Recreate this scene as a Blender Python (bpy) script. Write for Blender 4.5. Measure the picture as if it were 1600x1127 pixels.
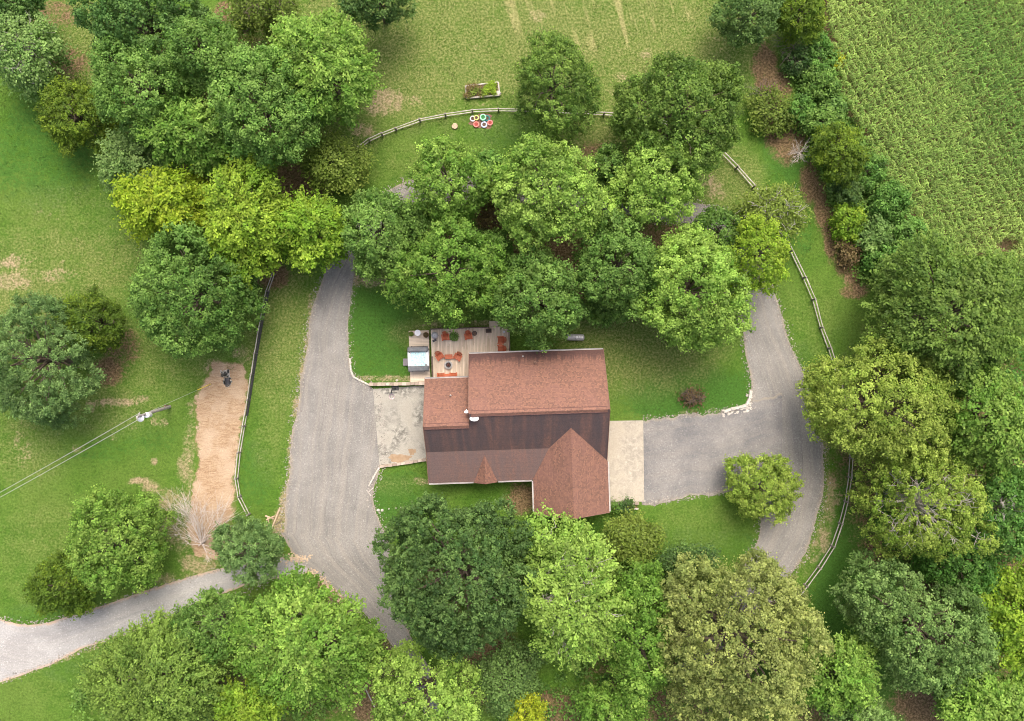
import bpy, bmesh, math, random
import numpy as np
from mathutils import Vector, Matrix

for o in list(bpy.data.objects): bpy.data.objects.remove(o)
SC = bpy.context.scene
COL = SC.collection
PI = math.pi
R = math.radians

# ---------------------------------------------------------------- camera, sky, sun, exposure
H = 95.0                 # flying height above the lawn
S = 0.065                # metres on the ground per photo pixel
cam_d = bpy.data.cameras.new('camera'); cam = bpy.data.objects.new('camera', cam_d); COL.objects.link(cam)
cam.location = (0, 0, H); cam.rotation_euler = (0, 0, 0)
cam_d.sensor_width = 36.0; cam_d.lens = 36.0 * H / (1600 * S)
cam_d.clip_start = 1.0; cam_d.clip_end = 3000.0
SC.camera = cam
SUN_EL, SUN_AZ = R(62), R(12)      # azimuth measured from +Y towards +X
world = bpy.data.worlds.new('World'); SC.world = world; world.use_nodes = True
wn = world.node_tree.nodes; bg = wn['Background']
sky = wn.new('ShaderNodeTexSky'); sky.sky_type = 'NISHITA'; sky.sun_disc = False
sky.sun_elevation = SUN_EL; sky.sun_rotation = SUN_AZ; sky.air_density = 0.7; sky.dust_density = 8.0; sky.ozone_density = 0.3
world.node_tree.links.new(sky.outputs[0], bg.inputs[0]); bg.inputs[1].default_value = 0.15
sun_d = bpy.data.lights.new('sun', 'SUN'); sun = bpy.data.objects.new('sun', sun_d); COL.objects.link(sun)
sun_d.energy = 0.8; sun_d.angle = R(30); sun_d.color = (1.0, 0.94, 0.84)
sdir = Vector((math.sin(SUN_AZ) * math.cos(SUN_EL), math.cos(SUN_AZ) * math.cos(SUN_EL), math.sin(SUN_EL)))
sun.rotation_euler = sdir.to_track_quat('Z', 'Y').to_euler(); sun.location = (0, 0, 60)
SC.view_settings.view_transform = 'Standard'; SC.view_settings.look = 'None'
SC.view_settings.gamma = 1.0; SC.view_settings.exposure = 0.97
SC.cycles.filter_width = 1.0
SC.cycles.max_bounces = 5; SC.cycles.diffuse_bounces = 4; SC.cycles.glossy_bounces = 2
SC.cycles.transmission_bounces = 3; SC.cycles.transparent_max_bounces = 4

# ---------------------------------------------------------------- helpers
def P(u, v, z=0.0):
    k = S * (1 - z / H)
    return Vector(((u - 800) * k, (563.5 - v) * k, z))

def tag(o, label=None, cat=None, group=None, kind=None):
    if label: o['label'] = label
    if cat: o['category'] = cat
    if group: o['group'] = group
    if kind: o['kind'] = kind
    return o

def empty(name, loc=(0, 0, 0), rz=0.0):
    o = bpy.data.objects.new(name, None); o.location = loc; o.rotation_euler = (0, 0, rz)
    o.empty_display_size = 0.3; COL.objects.link(o); return o

def thing(name, label, cat, loc=(0, 0, 0), rz=0.0, group=None):
    return tag(empty(name, loc, rz), label, cat, group)

def copy_tree(o, parent=None):
    c = o.copy(); COL.objects.link(c)
    if parent is not None: c.parent = parent
    for ch in list(o.children): copy_tree(ch, c)
    return c

class MB:
    """collects shapes and links them as ONE mesh object"""
    def __init__(s): s.v = []; s.f = []; s.t = []; s.tone = 0.5
    def add(s, vs, fs):
        b = len(s.v); s.v += [tuple(p) for p in vs]; s.t += [s.tone] * len(vs)
        s.f += [tuple(b + i for i in f) for f in fs]; return s
    def box(s, c, d, rz=0.0, tilt=None):
        hx, hy, hz = d[0] / 2, d[1] / 2, d[2] / 2
        m = Matrix.Rotation(rz, 3, 'Z')
        if tilt is not None: m = m @ tilt
        vs = [Vector(c) + m @ Vector((x * hx, y * hy, z * hz)) for z in (-1, 1) for x, y in ((-1, -1), (1, -1), (1, 1), (-1, 1))]
        return s.add(vs, [(3, 2, 1, 0), (4, 5, 6, 7), (0, 1, 5, 4), (1, 2, 6, 5), (2, 3, 7, 6), (3, 0, 4, 7)])
    def bar(s, a, b, w, h):
        a, b = Vector(a), Vector(b); d = (b - a); L = d.length; d.normalize()
        side = d.cross(Vector((0, 0, 1)))
        if side.length < 1e-4: side = Vector((1, 0, 0))
        side.normalize(); up = side.cross(d)
        vs = []
        for p in (a, b):
            for x, y in ((-1, -1), (1, -1), (1, 1), (-1, 1)): vs.append(p + side * x * w / 2 + up * y * h / 2)
        return s.add(vs, [(3, 2, 1, 0), (4, 5, 6, 7), (0, 1, 5, 4), (1, 2, 6, 5), (2, 3, 7, 6), (3, 0, 4, 7)])
    def tube(s, pts, rs, n=8, cap=True):
        pts = [Vector(p) for p in pts]; k = len(pts)
        if not hasattr(rs, '__len__'): rs = [rs] * k
        b = len(s.v); ref = Vector((0.13, 0.31, 0.94))
        for i, p in enumerate(pts):
            d = (pts[min(i + 1, k - 1)] - pts[max(i - 1, 0)]).normalized()
            x = d.cross(ref)
            if x.length < 0.05: x = d.cross(Vector((1, 0, 0)))
            x.normalize(); y = d.cross(x)
            for j in range(n):
                a = 2 * PI * j / n
                s.v.append(tuple(p + (x * math.cos(a) + y * math.sin(a)) * rs[i])); s.t.append(s.tone)
        for i in range(k - 1):
            for j in range(n):
                a, c = b + i * n + j, b + i * n + (j + 1) % n
                s.f.append((a, c, c + n, a + n))
        if cap:
            s.f.append(tuple(b + j for j in range(n))[::-1]); s.f.append(tuple(b + (k - 1) * n + j for j in range(n)))
        return s
    def lathe(s, prof, n=20, c=(0, 0, 0), axis='Z'):
        b = len(s.v); k = len(prof); c = Vector(c)
        for r, z in prof:
            for j in range(n):
                a = 2 * PI * j / n
                q = Vector((r * math.cos(a), r * math.sin(a), z))
                if axis == 'X': q = Vector((q.z, q.x, q.y))
                s.v.append(tuple(c + q)); s.t.append(s.tone)
        for i in range(k - 1):
            for j in range(n):
                a, e = b + i * n + j, b + i * n + (j + 1) % n
                s.f.append((a, e, e + n, a + n))
        if prof[0][0] > 1e-4: s.f.append(tuple(b + j for j in range(n))[::-1])
        if prof[-1][0] > 1e-4: s.f.append(tuple(b + (k - 1) * n + j for j in range(n)))
        return s
    def slab(s, top, th):
        n = len(top); vs = [Vector(p) for p in top] + [Vector(p) - Vector((0, 0, th)) for p in top]
        return s.add(vs, [tuple(range(n)), tuple(range(2 * n - 1, n - 1, -1))] + [(i, i + n, (i + 1) % n + n, (i + 1) % n) for i in range(n)])
    def build(s, name, m, parent=None, smooth=False, bevel=0.0):
        me = bpy.data.meshes.new(name); me.from_pydata(s.v, [], s.f)
        at = me.attributes.new('tone', 'FLOAT', 'POINT'); at.data.foreach_set('value', s.t)
        bm = bmesh.new(); bm.from_mesh(me); bmesh.ops.recalc_face_normals(bm, faces=bm.faces); bm.to_mesh(me); bm.free()
        me.materials.append(m)
        if smooth:
            me.polygons.foreach_set('use_smooth', [True] * len(me.polygons))
            me.set_sharp_from_angle(angle=R(40))
        o = bpy.data.objects.new(name, me); COL.objects.link(o)
        if parent is not None: o.parent = parent
        if bevel:
            md = o.modifiers.new('bevel', 'BEVEL'); md.width = bevel; md.segments = 2; md.limit_method = 'ANGLE'
        return o

# ---------------------------------------------------------------- material toolkit
class NT:
    def __init__(s, name):
        s.m = bpy.data.materials.new(name); s.m.use_nodes = True; s.t = s.m.node_tree
        s.b = s.t.nodes['Principled BSDF']; s.outn = s.t.nodes['Material Output']
    def n(s, ty, **k):
        x = s.t.nodes.new(ty)
        for a, b in k.items(): setattr(x, a, b)
        return x
    def set(s, sock, val):
        if isinstance(val, bpy.types.NodeSocket): s.t.links.new(val, sock)
        elif isinstance(val, (tuple, list)) and len(val) == 3 and sock.type == 'RGBA': sock.default_value = (*val, 1)
        else: sock.default_value = val
    def coord(s, scale=(1, 1, 1), rot=0.0, kind='Object'):
        c = s.n('ShaderNodeTexCoord'); mp = s.n('ShaderNodeMapping')
        s.t.links.new(c.outputs[kind], mp.inputs['Vector'])
        mp.inputs['Scale'].default_value = scale; mp.inputs['Rotation'].default_value = (0, 0, rot)
        return mp.outputs[0]
    def noise(s, scale, vec=None, detail=3, rough=0.55, dist=0.0):
        x = s.n('ShaderNodeTexNoise'); x.inputs['Scale'].default_value = scale; x.inputs['Detail'].default_value = detail
        x.inputs['Roughness'].default_value = rough; x.inputs['Distortion'].default_value = dist
        s.t.links.new(vec if vec is not None else s.coord(), x.inputs['Vector']); return x.outputs['Fac']
    def voro(s, scale, vec=None, out='Color'):
        x = s.n('ShaderNodeTexVoronoi'); x.inputs['Scale'].default_value = scale
        s.t.links.new(vec if vec is not None else s.coord(), x.inputs['Vector']); return x.outputs[out]
    def math(s, op, a, b=0.0, clamp=False):
        x = s.n('ShaderNodeMath', operation=op, use_clamp=clamp); s.set(x.inputs[0], a); s.set(x.inputs[1], b); return x.outputs[0]
    def ss(s, x, lo, hi):
        r = s.n('ShaderNodeMapRange', interpolation_type='SMOOTHSTEP'); s.set(r.inputs[0], x)
        s.set(r.inputs[1], lo); s.set(r.inputs[2], hi); return r.outputs[0]
    def lin(s, x, lo, hi, a, b):
        r = s.n('ShaderNodeMapRange'); s.set(r.inputs[0], x)
        for i, q in enumerate((lo, hi, a, b)): s.set(r.inputs[i + 1], q)
        return r.outputs[0]
    def mix(s, f, a, b, blend='MIX'):
        x = s.n('ShaderNodeMix', data_type='RGBA', blend_type=blend); s.set(x.inputs[0], f); s.set(x.inputs[6], a); s.set(x.inputs[7], b); return x.outputs[2]
    def attr(s, name, out='Fac'): return s.n('ShaderNodeAttribute', attribute_name=name).outputs[out]
    def sep(s, c): x = s.n('ShaderNodeSeparateColor'); s.t.links.new(c, x.inputs[0]); return x.outputs
    def xyz(s, c): x = s.n('ShaderNodeSeparateXYZ'); s.t.links.new(c, x.inputs[0]); return x.outputs
    def comb(s, x, y, z=0.0):
        c = s.n('ShaderNodeCombineXYZ'); s.set(c.inputs[0], x); s.set(c.inputs[1], y); s.set(c.inputs[2], z); return c.outputs[0]
    def bump(s, h, strength=0.4, dist=0.05):
        b = s.n('ShaderNodeBump'); b.inputs['Strength'].default_value = strength; b.inputs['Distance'].default_value = dist
        s.t.links.new(h, b.inputs['Height']); s.t.links.new(b.outputs[0], s.b.inputs['Normal'])
    def out(s, col, rough=0.85, metal=0.0, spec=0.3):
        s.set(s.b.inputs['Base Color'], col); s.set(s.b.inputs['Roughness'], rough); s.set(s.b.inputs['Metallic'], metal)
        s.b.inputs['Specular IOR Level'].default_value = spec; return s.m

def simple(name, a, b=None, scale=8.0, rough=0.7, metal=0.0, stretch=(1, 1, 1), bump=0.0, spec=0.3):
    t = NT(name); b = b or tuple(min(1, c * 1.35) for c in a)
    f = t.noise(scale, t.coord(stretch), detail=4)
    f = t.ss(f, 0.3, 0.7)
    if bump: t.bump(f, bump, 0.02)
    tone = t.attr('tone')
    c = t.mix(f, a, b)
    return t.out(c, rough, metal, spec)

def toned(name, a, b, scale=6.0, rough=0.8, stretch=(1, 1, 1), amount=1.0):
    """colour runs from a to b with each piece's own tone plus grain"""
    t = NT(name); tone = t.attr('tone'); f = t.noise(scale, t.coord(stretch), detail=4)
    q = t.math('ADD', t.math('MULTIPLY', tone, amount), t.math('MULTIPLY', t.math('SUBTRACT', f, 0.5), 0.9), True)
    return t.out(t.mix(q, a, b), rough)

M = {}
def grass_material():
    t = NT('grass'); oc = t.coord()
    w = t.sep(t.attr('cover', 'Color')); alpha = t.attr('streak')
    big = t.noise(0.10, oc, 4, 0.6); mid = t.noise(0.55, oc, 4, 0.65); fine = t.noise(4.5, oc, 3, 0.7); vf = t.noise(15.0, oc, 2, 0.6)
    g = t.mix(t.ss(mid, 0.3, 0.7), (0.066, 0.150, 0.018), (0.100, 0.188, 0.028))
    g = t.mix(t.math('MULTIPLY', t.ss(big, 0.38, 0.68), 0.7), g, (0.118, 0.188, 0.036))
    m2 = t.noise(1.7, oc, 4, 0.7, 0.4)
    jit = t.math('ADD', t.math('ADD', t.math('MULTIPLY', t.math('SUBTRACT', mid, 0.5), 1.3), t.math('MULTIPLY', t.math('SUBTRACT', m2, 0.5), 1.5)), t.math('MULTIPLY', t.math('SUBTRACT', fine, 0.5), 1.25))
    def mask(ch, lo, hi): return t.ss(t.math('ADD', ch, t.math('MULTIPLY', jit, t.math('MULTIPLY', t.math('MINIMUM', ch, 0.5), 1.6))), lo, hi)
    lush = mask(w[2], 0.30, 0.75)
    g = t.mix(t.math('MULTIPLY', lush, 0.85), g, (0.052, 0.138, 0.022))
    dry = mask(w[0], 0.06, 1.0)
    g = t.mix(t.math('MULTIPLY', dry, 0.9), g, t.mix(t.ss(fine, 0.35, 0.65), (0.110, 0.160, 0.034), (0.205, 0.222, 0.082)))
    tan = mask(t.attr('bare'), 0.34, 1.08)
    g = t.mix(t.math('MULTIPLY', tan, 0.9), g, t.mix(fine, (0.27, 0.20, 0.115), (0.42, 0.335, 0.225)))
    br = mask(w[1], 0.25, 0.85)
    g = t.mix(t.math('MULTIPLY', br, 0.9), g, t.mix(t.ss(fine, 0.35, 0.65), (0.115, 0.070, 0.042), (0.22, 0.145, 0.088)))
    # mowing streaks
    px = t.xyz(oc); sx = t.math('ADD', px[0], t.math('MULTIPLY', px[1], 0.28))
    st = t.noise(1.0, t.comb(t.math('MULTIPLY', sx, 0.85), t.math('MULTIPLY', px[1], 0.09)), 3, 0.6)
    st = t.math('MULTIPLY', t.ss(st, 0.52, 0.66), t.ss(t.math('ADD', alpha, t.math('MULTIPLY', jit, 0.45)), 0.25, 0.75))
    g = t.mix(t.math('MULTIPLY', st, 0.6), g, (0.36, 0.33, 0.15))
    fl = t.math('MULTIPLY', t.ss(t.noise(3.2, oc, 4, 0.75), 0.60, 0.72), t.ss(m2, 0.42, 0.62))
    g = t.mix(t.math('MULTIPLY', fl, 0.32), g, (0.28, 0.28, 0.12))
    g = t.mix(t.math('MULTIPLY', t.ss(t.noise(1.3, oc, 5, 0.7), 0.55, 0.72), 0.4), g, (0.055, 0.115, 0.012))
    # blade-scale grain
    gr = t.math('ADD', t.math('MULTIPLY', fine, 0.75), t.math('MULTIPLY', vf, 0.75))
    k = t.lin(gr, 0.5, 1.0, 0.50, 1.50)
    g = t.mix(1.0, g, t.comb(k, k, k), 'MULTIPLY')
    t.bump(gr, 0.9, 0.12)
    return t.out(g, 0.95, 0, 0.1)

def gravel_material(name, dark, light, edgecol, tracks=1.0):
    t = NT(name); oc = t.coord(); cu = t.attr('across'); al = t.attr('along'); ed = t.attr('rim')
    sp = t.noise(7.0, oc, 3, 0.75); sp2 = t.noise(18.0, oc, 2, 0.7); mid = t.noise(0.35, oc, 4, 0.6)
    lane = t.noise(1.0, t.comb(t.math('MULTIPLY', cu, 1.5), t.math('MULTIPLY', al, 0.05)), 4, 0.65, 0.3)
    c = t.mix(t.ss(mid, 0.3, 0.7), dark, light)
    warm = t.mix(t.ss(lane, 0.42, 0.62), c, tuple(min(1, q * f) for q, f in zip(light, (1.09, 1.05, 1.0))))
    c = t.mix(0.6 * tracks, c, warm)
    thin = t.noise(1.0, t.comb(t.math('MULTIPLY', cu, 4.5), t.math('MULTIPLY', al, 0.11)), 2, 0.5, 0.6)
    c = t.mix(t.math('MULTIPLY', t.ss(thin, 0.64, 0.72), 0.28 * tracks), c, tuple(q * 0.5 for q in dark))
    q = t.math('ADD', t.math('MULTIPLY', sp, 0.9), t.math('MULTIPLY', sp2, 0.6))
    k = t.lin(q, 0.5, 1.0, 0.72, 1.30); c = t.mix(1.0, c, t.comb(k, k, k), 'MULTIPLY')
    peb = t.voro(13.0, oc); ps = t.sep(peb); c = t.mix(t.math('MULTIPLY', t.ss(ps[0], 0.95, 0.98), 0.35), c, tuple(min(1, q * 1.9) for q in light))
    e = t.ss(t.math('ADD', ed, t.math('MULTIPLY', t.math('SUBTRACT', t.noise(1.1, oc, 4, 0.7), 0.5), 0.9)), 0.62, 1.0)
    c = t.mix(t.math('MULTIPLY', e, 0.8), c, edgecol)
    t.bump(q, 0.5, 0.03)
    return t.out(c, 0.95, 0, 0.1)

def concrete_material(name, a, b, stain, amount):
    t = NT(name); oc = t.coord()
    n1 = t.noise(0.45, oc, 5, 0.62, 0.4); n2 = t.noise(2.2, oc, 5, 0.7, 0.6); n3 = t.noise(14, oc, 2)
    c = t.mix(t.ss(n1, 0.3, 0.7), a, b)
    m = t.math('MULTIPLY', t.ss(n1, 0.40, 0.62), t.ss(n2, 0.32, 0.60))
    c = t.mix(t.math('MULTIPLY', m, amount), c, stain)
    c = t.mix(t.math('MULTIPLY', t.ss(n2, 0.66, 0.74), 0.7 * amount), c, tuple(q * 0.45 for q in stain))
    k = t.lin(n3, 0.3, 0.7, 0.88, 1.12); c = t.mix(1.0, c, t.comb(k, k, k), 'MULTIPLY')
    return t.out(c, 0.9)

def shingle_material(name, swap=False, stain=0.0, lo=0.0, drips=False, dark=((0.060, 0.050, 0.055), (0.112, 0.088, 0.090))):
    t = NT(name); oc = t.coord(); p = t.xyz(oc)
    a, b = (p[1], p[0]) if swap else (p[0], p[1])
    vec = t.comb(a, b, 0.0)
    br = t.n('ShaderNodeTexBrick'); t.t.links.new(vec, br.inputs['Vector'])
    br.inputs['Scale'].default_value = 1.0; br.inputs['Brick Width'].default_value = 0.15; br.inputs['Row Height'].default_value = 0.12
    br.inputs['Mortar Size'].default_value = 0.009; br.inputs['Color1'].default_value = (0, 0, 0, 1); br.inputs['Color2'].default_value = (1, 1, 1, 1)
    br.inputs['Mortar'].default_value = (0.25, 0.25, 0.25, 1); br.inputs['Bias'].default_value = 0.0
    tab = t.sep(br.outputs['Color'])[0]
    n = t.noise(20.0, oc, 3, 0.75); big = t.noise(0.5, oc, 4, 0.6)
    q = t.math('ADD', t.math('MULTIPLY', tab, 0.55), t.math('MULTIPLY', n, 0.75))
    c = t.mix(t.ss(q, 0.25, 1.05), (0.136, 0.082, 0.067), (0.282, 0.146, 0.103))
    c = t.mix(t.math('MULTIPLY', t.ss(big, 0.35, 0.7), 0.45), c, (0.235, 0.125, 0.102))
    run = t.math('ADD', t.math('MULTIPLY', t.noise(1.0, t.comb(t.math('MULTIPLY', a, 1.1), t.math('MULTIPLY', b, 0.16)), 5, 0.62, 0.5), 0.78), t.math('MULTIPLY', t.noise(0.9, oc, 5, 0.7), 0.22))
    if stain:
        f = t.math('MULTIPLY', t.ss(run, 0.44 - 0.26 * stain, 0.84 - 0.18 * stain), min(1.0, 0.35 + stain * 0.65))
        c = t.mix(t.math('MULTIPLY', t.math('MINIMUM', f, 1.0), lo), c, t.mix(t.ss(n, 0.35, 0.65), *dark))
    if drips:   # algae running from the upper edge of the sunny eave
        d = t.math('ADD', b, t.math('MULTIPLY', t.math('SUBTRACT', t.noise(1.0, t.comb(t.math('MULTIPLY', a, 2.3), t.math('MULTIPLY', b, 0.3)), 3, 0.7), 0.5), 3.4))
        c = t.mix(t.math('MULTIPLY', t.ss(d, -0.35, 0.45), 0.72), c, (0.085, 0.052, 0.052))
    course = t.ss(t.math('ABSOLUTE', t.math('SUBTRACT', t.math('FRACT', t.math('MULTIPLY', b, 2.2)), 0.5)), 0.40, 0.5)
    c = t.mix(t.math('MULTIPLY', course, 0.16), c, (0.07, 0.045, 0.04))
    return t.out(c, 0.95, 0, 0.15)

def leaf_material(name, A, B, trans=0.35):
    t = NT(name); tone = t.attr('tone'); hue = t.attr('hue'); oi = t.n('ShaderNodeObjectInfo').outputs['Random']
    c = t.mix(hue, A, B)
    k = t.math('MULTIPLY', t.lin(tone, 0, 1, 0.48, 1.65), t.lin(oi, 0, 1, 0.9, 1.1)); c = t.mix(1.0, c, t.comb(k, k, k), 'MULTIPLY')
    t.out(c, 0.6, 0, 0.25)
    tr = t.n('ShaderNodeBsdfTranslucent'); t.set(tr.inputs[0], t.mix(1.0, c, (1.15, 1.2, 0.6), 'MULTIPLY'))
    mx = t.n('ShaderNodeMixShader'); mx.inputs[0].default_value = trans
    t.t.links.new(t.b.outputs[0], mx.inputs[1]); t.t.links.new(tr.outputs[0], mx.inputs[2]); t.t.links.new(mx.outputs[0], t.outn.inputs[0])
    return t.m

M['grass'] = grass_material()
M['drive'] = gravel_material('driveway_gravel', (0.182, 0.178, 0.168), (0.246, 0.240, 0.225), (0.30, 0.26, 0.20))
M['fresh'] = gravel_material('parking_gravel', (0.152, 0.153, 0.157), (0.236, 0.230, 0.220), (0.30, 0.27, 0.22), 0.5)
M['road'] = gravel_material('pale_road_gravel', (0.255, 0.254, 0.248), (0.345, 0.345, 0.338), (0.46, 0.33, 0.23), 0.6)
M['slab_west'] = concrete_material('stained_concrete', (0.33, 0.315, 0.27), (0.43, 0.42, 0.37), (0.16, 0.155, 0.135), 1.0)
M['slab_east'] = concrete_material('concrete', (0.38, 0.345, 0.28), (0.45, 0.415, 0.345), (0.24, 0.22, 0.185), 0.7)
M['shingle'] = shingle_material('shingle'); M['shingle_drip'] = shingle_material('shingle_drips', drips=True)
M['shingle_side'] = shingle_material('shingle_side', swap=True)
M['shingle_dark'] = shingle_material('shingle_algae', stain=1.15, lo=0.97); M['shingle_mid'] = shingle_material('shingle_weathered', stain=1.25, lo=0.9, dark=((0.098, 0.076, 0.076), (0.160, 0.120, 0.115)))
M['wall'] = toned('log_siding', (0.22, 0.13, 0.07), (0.36, 0.23, 0.13), 3, 0.7, (0.3, 0.3, 6))
M['trim'] = simple('white_trim', (0.40, 0.385, 0.37), (0.52, 0.50, 0.48), 4, 0.5)
M['glass'] = simple('window_glass', (0.03, 0.04, 0.05), (0.05, 0.06, 0.07), 1, 0.08, spec=0.6)
M['garage'] = simple('garage_door_paint', (0.55, 0.50, 0.42), (0.62, 0.57, 0.49), 2, 0.5)
M['deckwood'] = toned('deck_wood', (0.50, 0.40, 0.30), (0.76, 0.66, 0.53), 3, 0.85, (7, 0.5, 1), 0.9)
M['railwood'] = simple('dark_rail_wood', (0.085, 0.060, 0.048), (0.16, 0.115, 0.09), 6, 0.8)
M['fencewood'] = simple('grey_fence_wood', (0.33, 0.30, 0.265), (0.52, 0.49, 0.45), 5, 0.9, 0, (1, 1, 4))
M['fencedark'] = simple('dark_fence_wood', (0.16, 0.14, 0.125), (0.30, 0.275, 0.25), 5, 0.9)
M['orange'] = toned('orange_plastic', (0.36, 0.080, 0.032), (0.54, 0.150, 0.065), 4, 0.5, amount=0.8)
M['bark'] = simple('bark', (0.10, 0.075, 0.055), (0.20, 0.16, 0.125), 5, 0.95, 0, (1, 1, 0.3))
M['palebark'] = simple('pale_bark', (0.34, 0.31, 0.27), (0.52, 0.49, 0.45), 4, 0.9)
M['deadwood'] = simple('dead_wood', (0.42, 0.37, 0.34), (0.64, 0.59, 0.56), 4, 0.9)
M['purpletwig'] = simple('purple_grey_twig', (0.15, 0.115, 0.11), (0.27, 0.22, 0.21), 4, 0.9)
M['steel'] = simple('grey_steel', (0.36, 0.36, 0.37), (0.46, 0.46, 0.47), 3, 0.45, 0.2)
M['white'] = simple('white_paint', (0.72, 0.73, 0.75), (0.80, 0.81, 0.83), 3, 0.35)
M['dark'] = simple('dark_plastic', (0.030, 0.032, 0.036), (0.06, 0.06, 0.065), 6, 0.5)
M['cover'] = simple('spa_cover_vinyl', (0.115, 0.125, 0.135), (0.18, 0.19, 0.20), 3, 0.55)
M['acrylic'] = simple('white_acrylic', (0.74, 0.79, 0.80), (0.82, 0.86, 0.86), 2, 0.2, spec=0.5)
def water_material():
    t = NT('spa_water'); oc = t.coord(); n = t.noise(5, oc, 3)
    t.bump(n, 0.25, 0.03); return t.out(t.mix(t.ss(n, 0.35, 0.65), (0.40, 0.68, 0.70), (0.60, 0.82, 0.82)), 0.06, 0, 0.5)
M['water'] = water_material()
M['stone'] = simple('grey_stone', (0.46, 0.455, 0.45), (0.62, 0.61, 0.60), 7, 0.9, bump=0.3)
M['palestone'] = simple('pale_stone', (0.40, 0.375, 0.33), (0.58, 0.55, 0.50), 5, 0.9, bump=0.3)
M['block'] = toned('retaining_block', (0.27, 0.215, 0.17), (0.52, 0.45, 0.37), 6, 0.9)
M['terracotta'] = simple('terracotta', (0.30, 0.13, 0.08), (0.42, 0.20, 0.13), 6, 0.8)
M['soil'] = simple('garden_soil', (0.09, 0.06, 0.045), (0.17, 0.115, 0.085), 9, 1.0, bump=0.5)
M['mulch'] = simple('mulch', (0.13, 0.07, 0.05), (0.28, 0.16, 0.12), 12, 1.0, bump=0.5)
M['ash'] = simple('burnt_red_lava_rock', (0.12, 0.045, 0.035), (0.26, 0.10, 0.07), 22, 1.0)
M['wire'] = simple('power_cable', (0.36, 0.36, 0.36), (0.44, 0.44, 0.44), 2, 0.5)
M['polewood'] = simple('weathered_pole', (0.30, 0.28, 0.265), (0.42, 0.40, 0.38), 4, 0.9)
M['yellow'] = simple('yellow_guard', (0.62, 0.50, 0.05), None, 3, 0.5)
M['timber'] = simple('cut_timber', (0.38, 0.285, 0.19), (0.54, 0.43, 0.31), 6, 0.9)
def straw_material():
    t = NT('straw'); oc = t.coord(); n = t.noise(1.0, t.coord((1.2, 5.5, 1), 0.3), 5, 0.72, 1.2); m = t.noise(0.5, oc, 4); f = t.noise(9, oc, 3, 0.7); ed = t.attr('rim')
    c = t.mix(t.ss(n, 0.3, 0.68), (0.27, 0.175, 0.105), (0.42, 0.315, 0.205)); c = t.mix(t.math('MULTIPLY', t.ss(m, 0.42, 0.65), 0.6), c, (0.46, 0.365, 0.265))
    k = t.lin(f, 0.3, 0.7, 0.75, 1.2); c = t.mix(1.0, c, t.comb(k, k, k), 'MULTIPLY')
    e = t.ss(t.math('ADD', ed, t.math('MULTIPLY', t.math('SUBTRACT', t.noise(0.9, oc, 4, 0.7), 0.5), 2.2)), 0.55, 0.95)
    c = t.mix(e, c, (0.120, 0.160, 0.040)); t.bump(n, 0.7, 0.05)
    return t.out(c, 1.0, 0, 0.1)
M['straw'] = straw_material()
# ---------------------------------------------------------------- ground sheet
def inpoly(x, y, poly):
    r = np.zeros(x.shape, bool); n = len(poly); j = n - 1
    for i in range(n):
        xi, yi = poly[i]; xj, yj = poly[j]
        c = ((yi > y) != (yj > y)) & (x < (xj - xi) * (y - yi) / (yj - yi + 1e-12) + xi); r ^= c; j = i
    return r
def seg_dist(x, y, pts):
    d = np.full(x.shape, 1e9)
    for (x0, y0), (x1, y1) in zip(pts, pts[1:]):
        dx, dy = x1 - x0, y1 - y0; t = np.clip(((x - x0) * dx + (y - y0) * dy) / (dx * dx + dy * dy), 0, 1)
        d = np.minimum(d, np.hypot(x - x0 - t * dx, y - y0 - t * dy))
    return d
# soft regions in photo pixels: (u, v, ru, rv, strength)
DRY = [(760, 60, 330, 95, .75), (1000, 60, 190, 80, .75), (640, 120, 90, 70, .75), (870, 60, 110, 60, .9), (1010, 120, 90, 60, .7), (1110, 100, 80, 80, .5), (520, 30, 60, 60, .7), (720, 180, 180, 40, .35),
       (1000, 530, 120, 75, .75), (960, 470, 60, 40, .6), (445, 520, 55, 120, .6), (420, 690, 25, 60, .35),
       (90, 415, 170, 60, .55), (30, 460, 60, 50, .7), (210, 400, 110, 70, .35), (110, 330, 110, 40, .35), (230, 560, 110, 60, .45), (270, 480, 120, 60, .4),
       (40, 700, 60, 60, .45), (150, 640, 100, 40, .5), (1255, 510, 60, 60, .3), (1140, 280, 50, 50, .6), (1180, 460, 30, 60, .5),
       (1090, 830, 70, 40, .3), (610, 430, 50, 25, .55), (650, 520, 40, 20, .5), (100, 60, 80, 70, .6), (130, 150, 40, 60, .5), (80, 840, 90, 60, .35), (60, 900, 60, 60, .3),
       (940, 210, 70, 40, .75), (760, 1010, 40, 40, .6), (540, 190, 60, 60, .6), (690, 255, 120, 40, .35), (1100, 1110, 80, 40, .3), (1360, 1060, 60, 60, .3), (150, 1060, 120, 60, .25), (620, 760, 40, 15, .35)]
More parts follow.
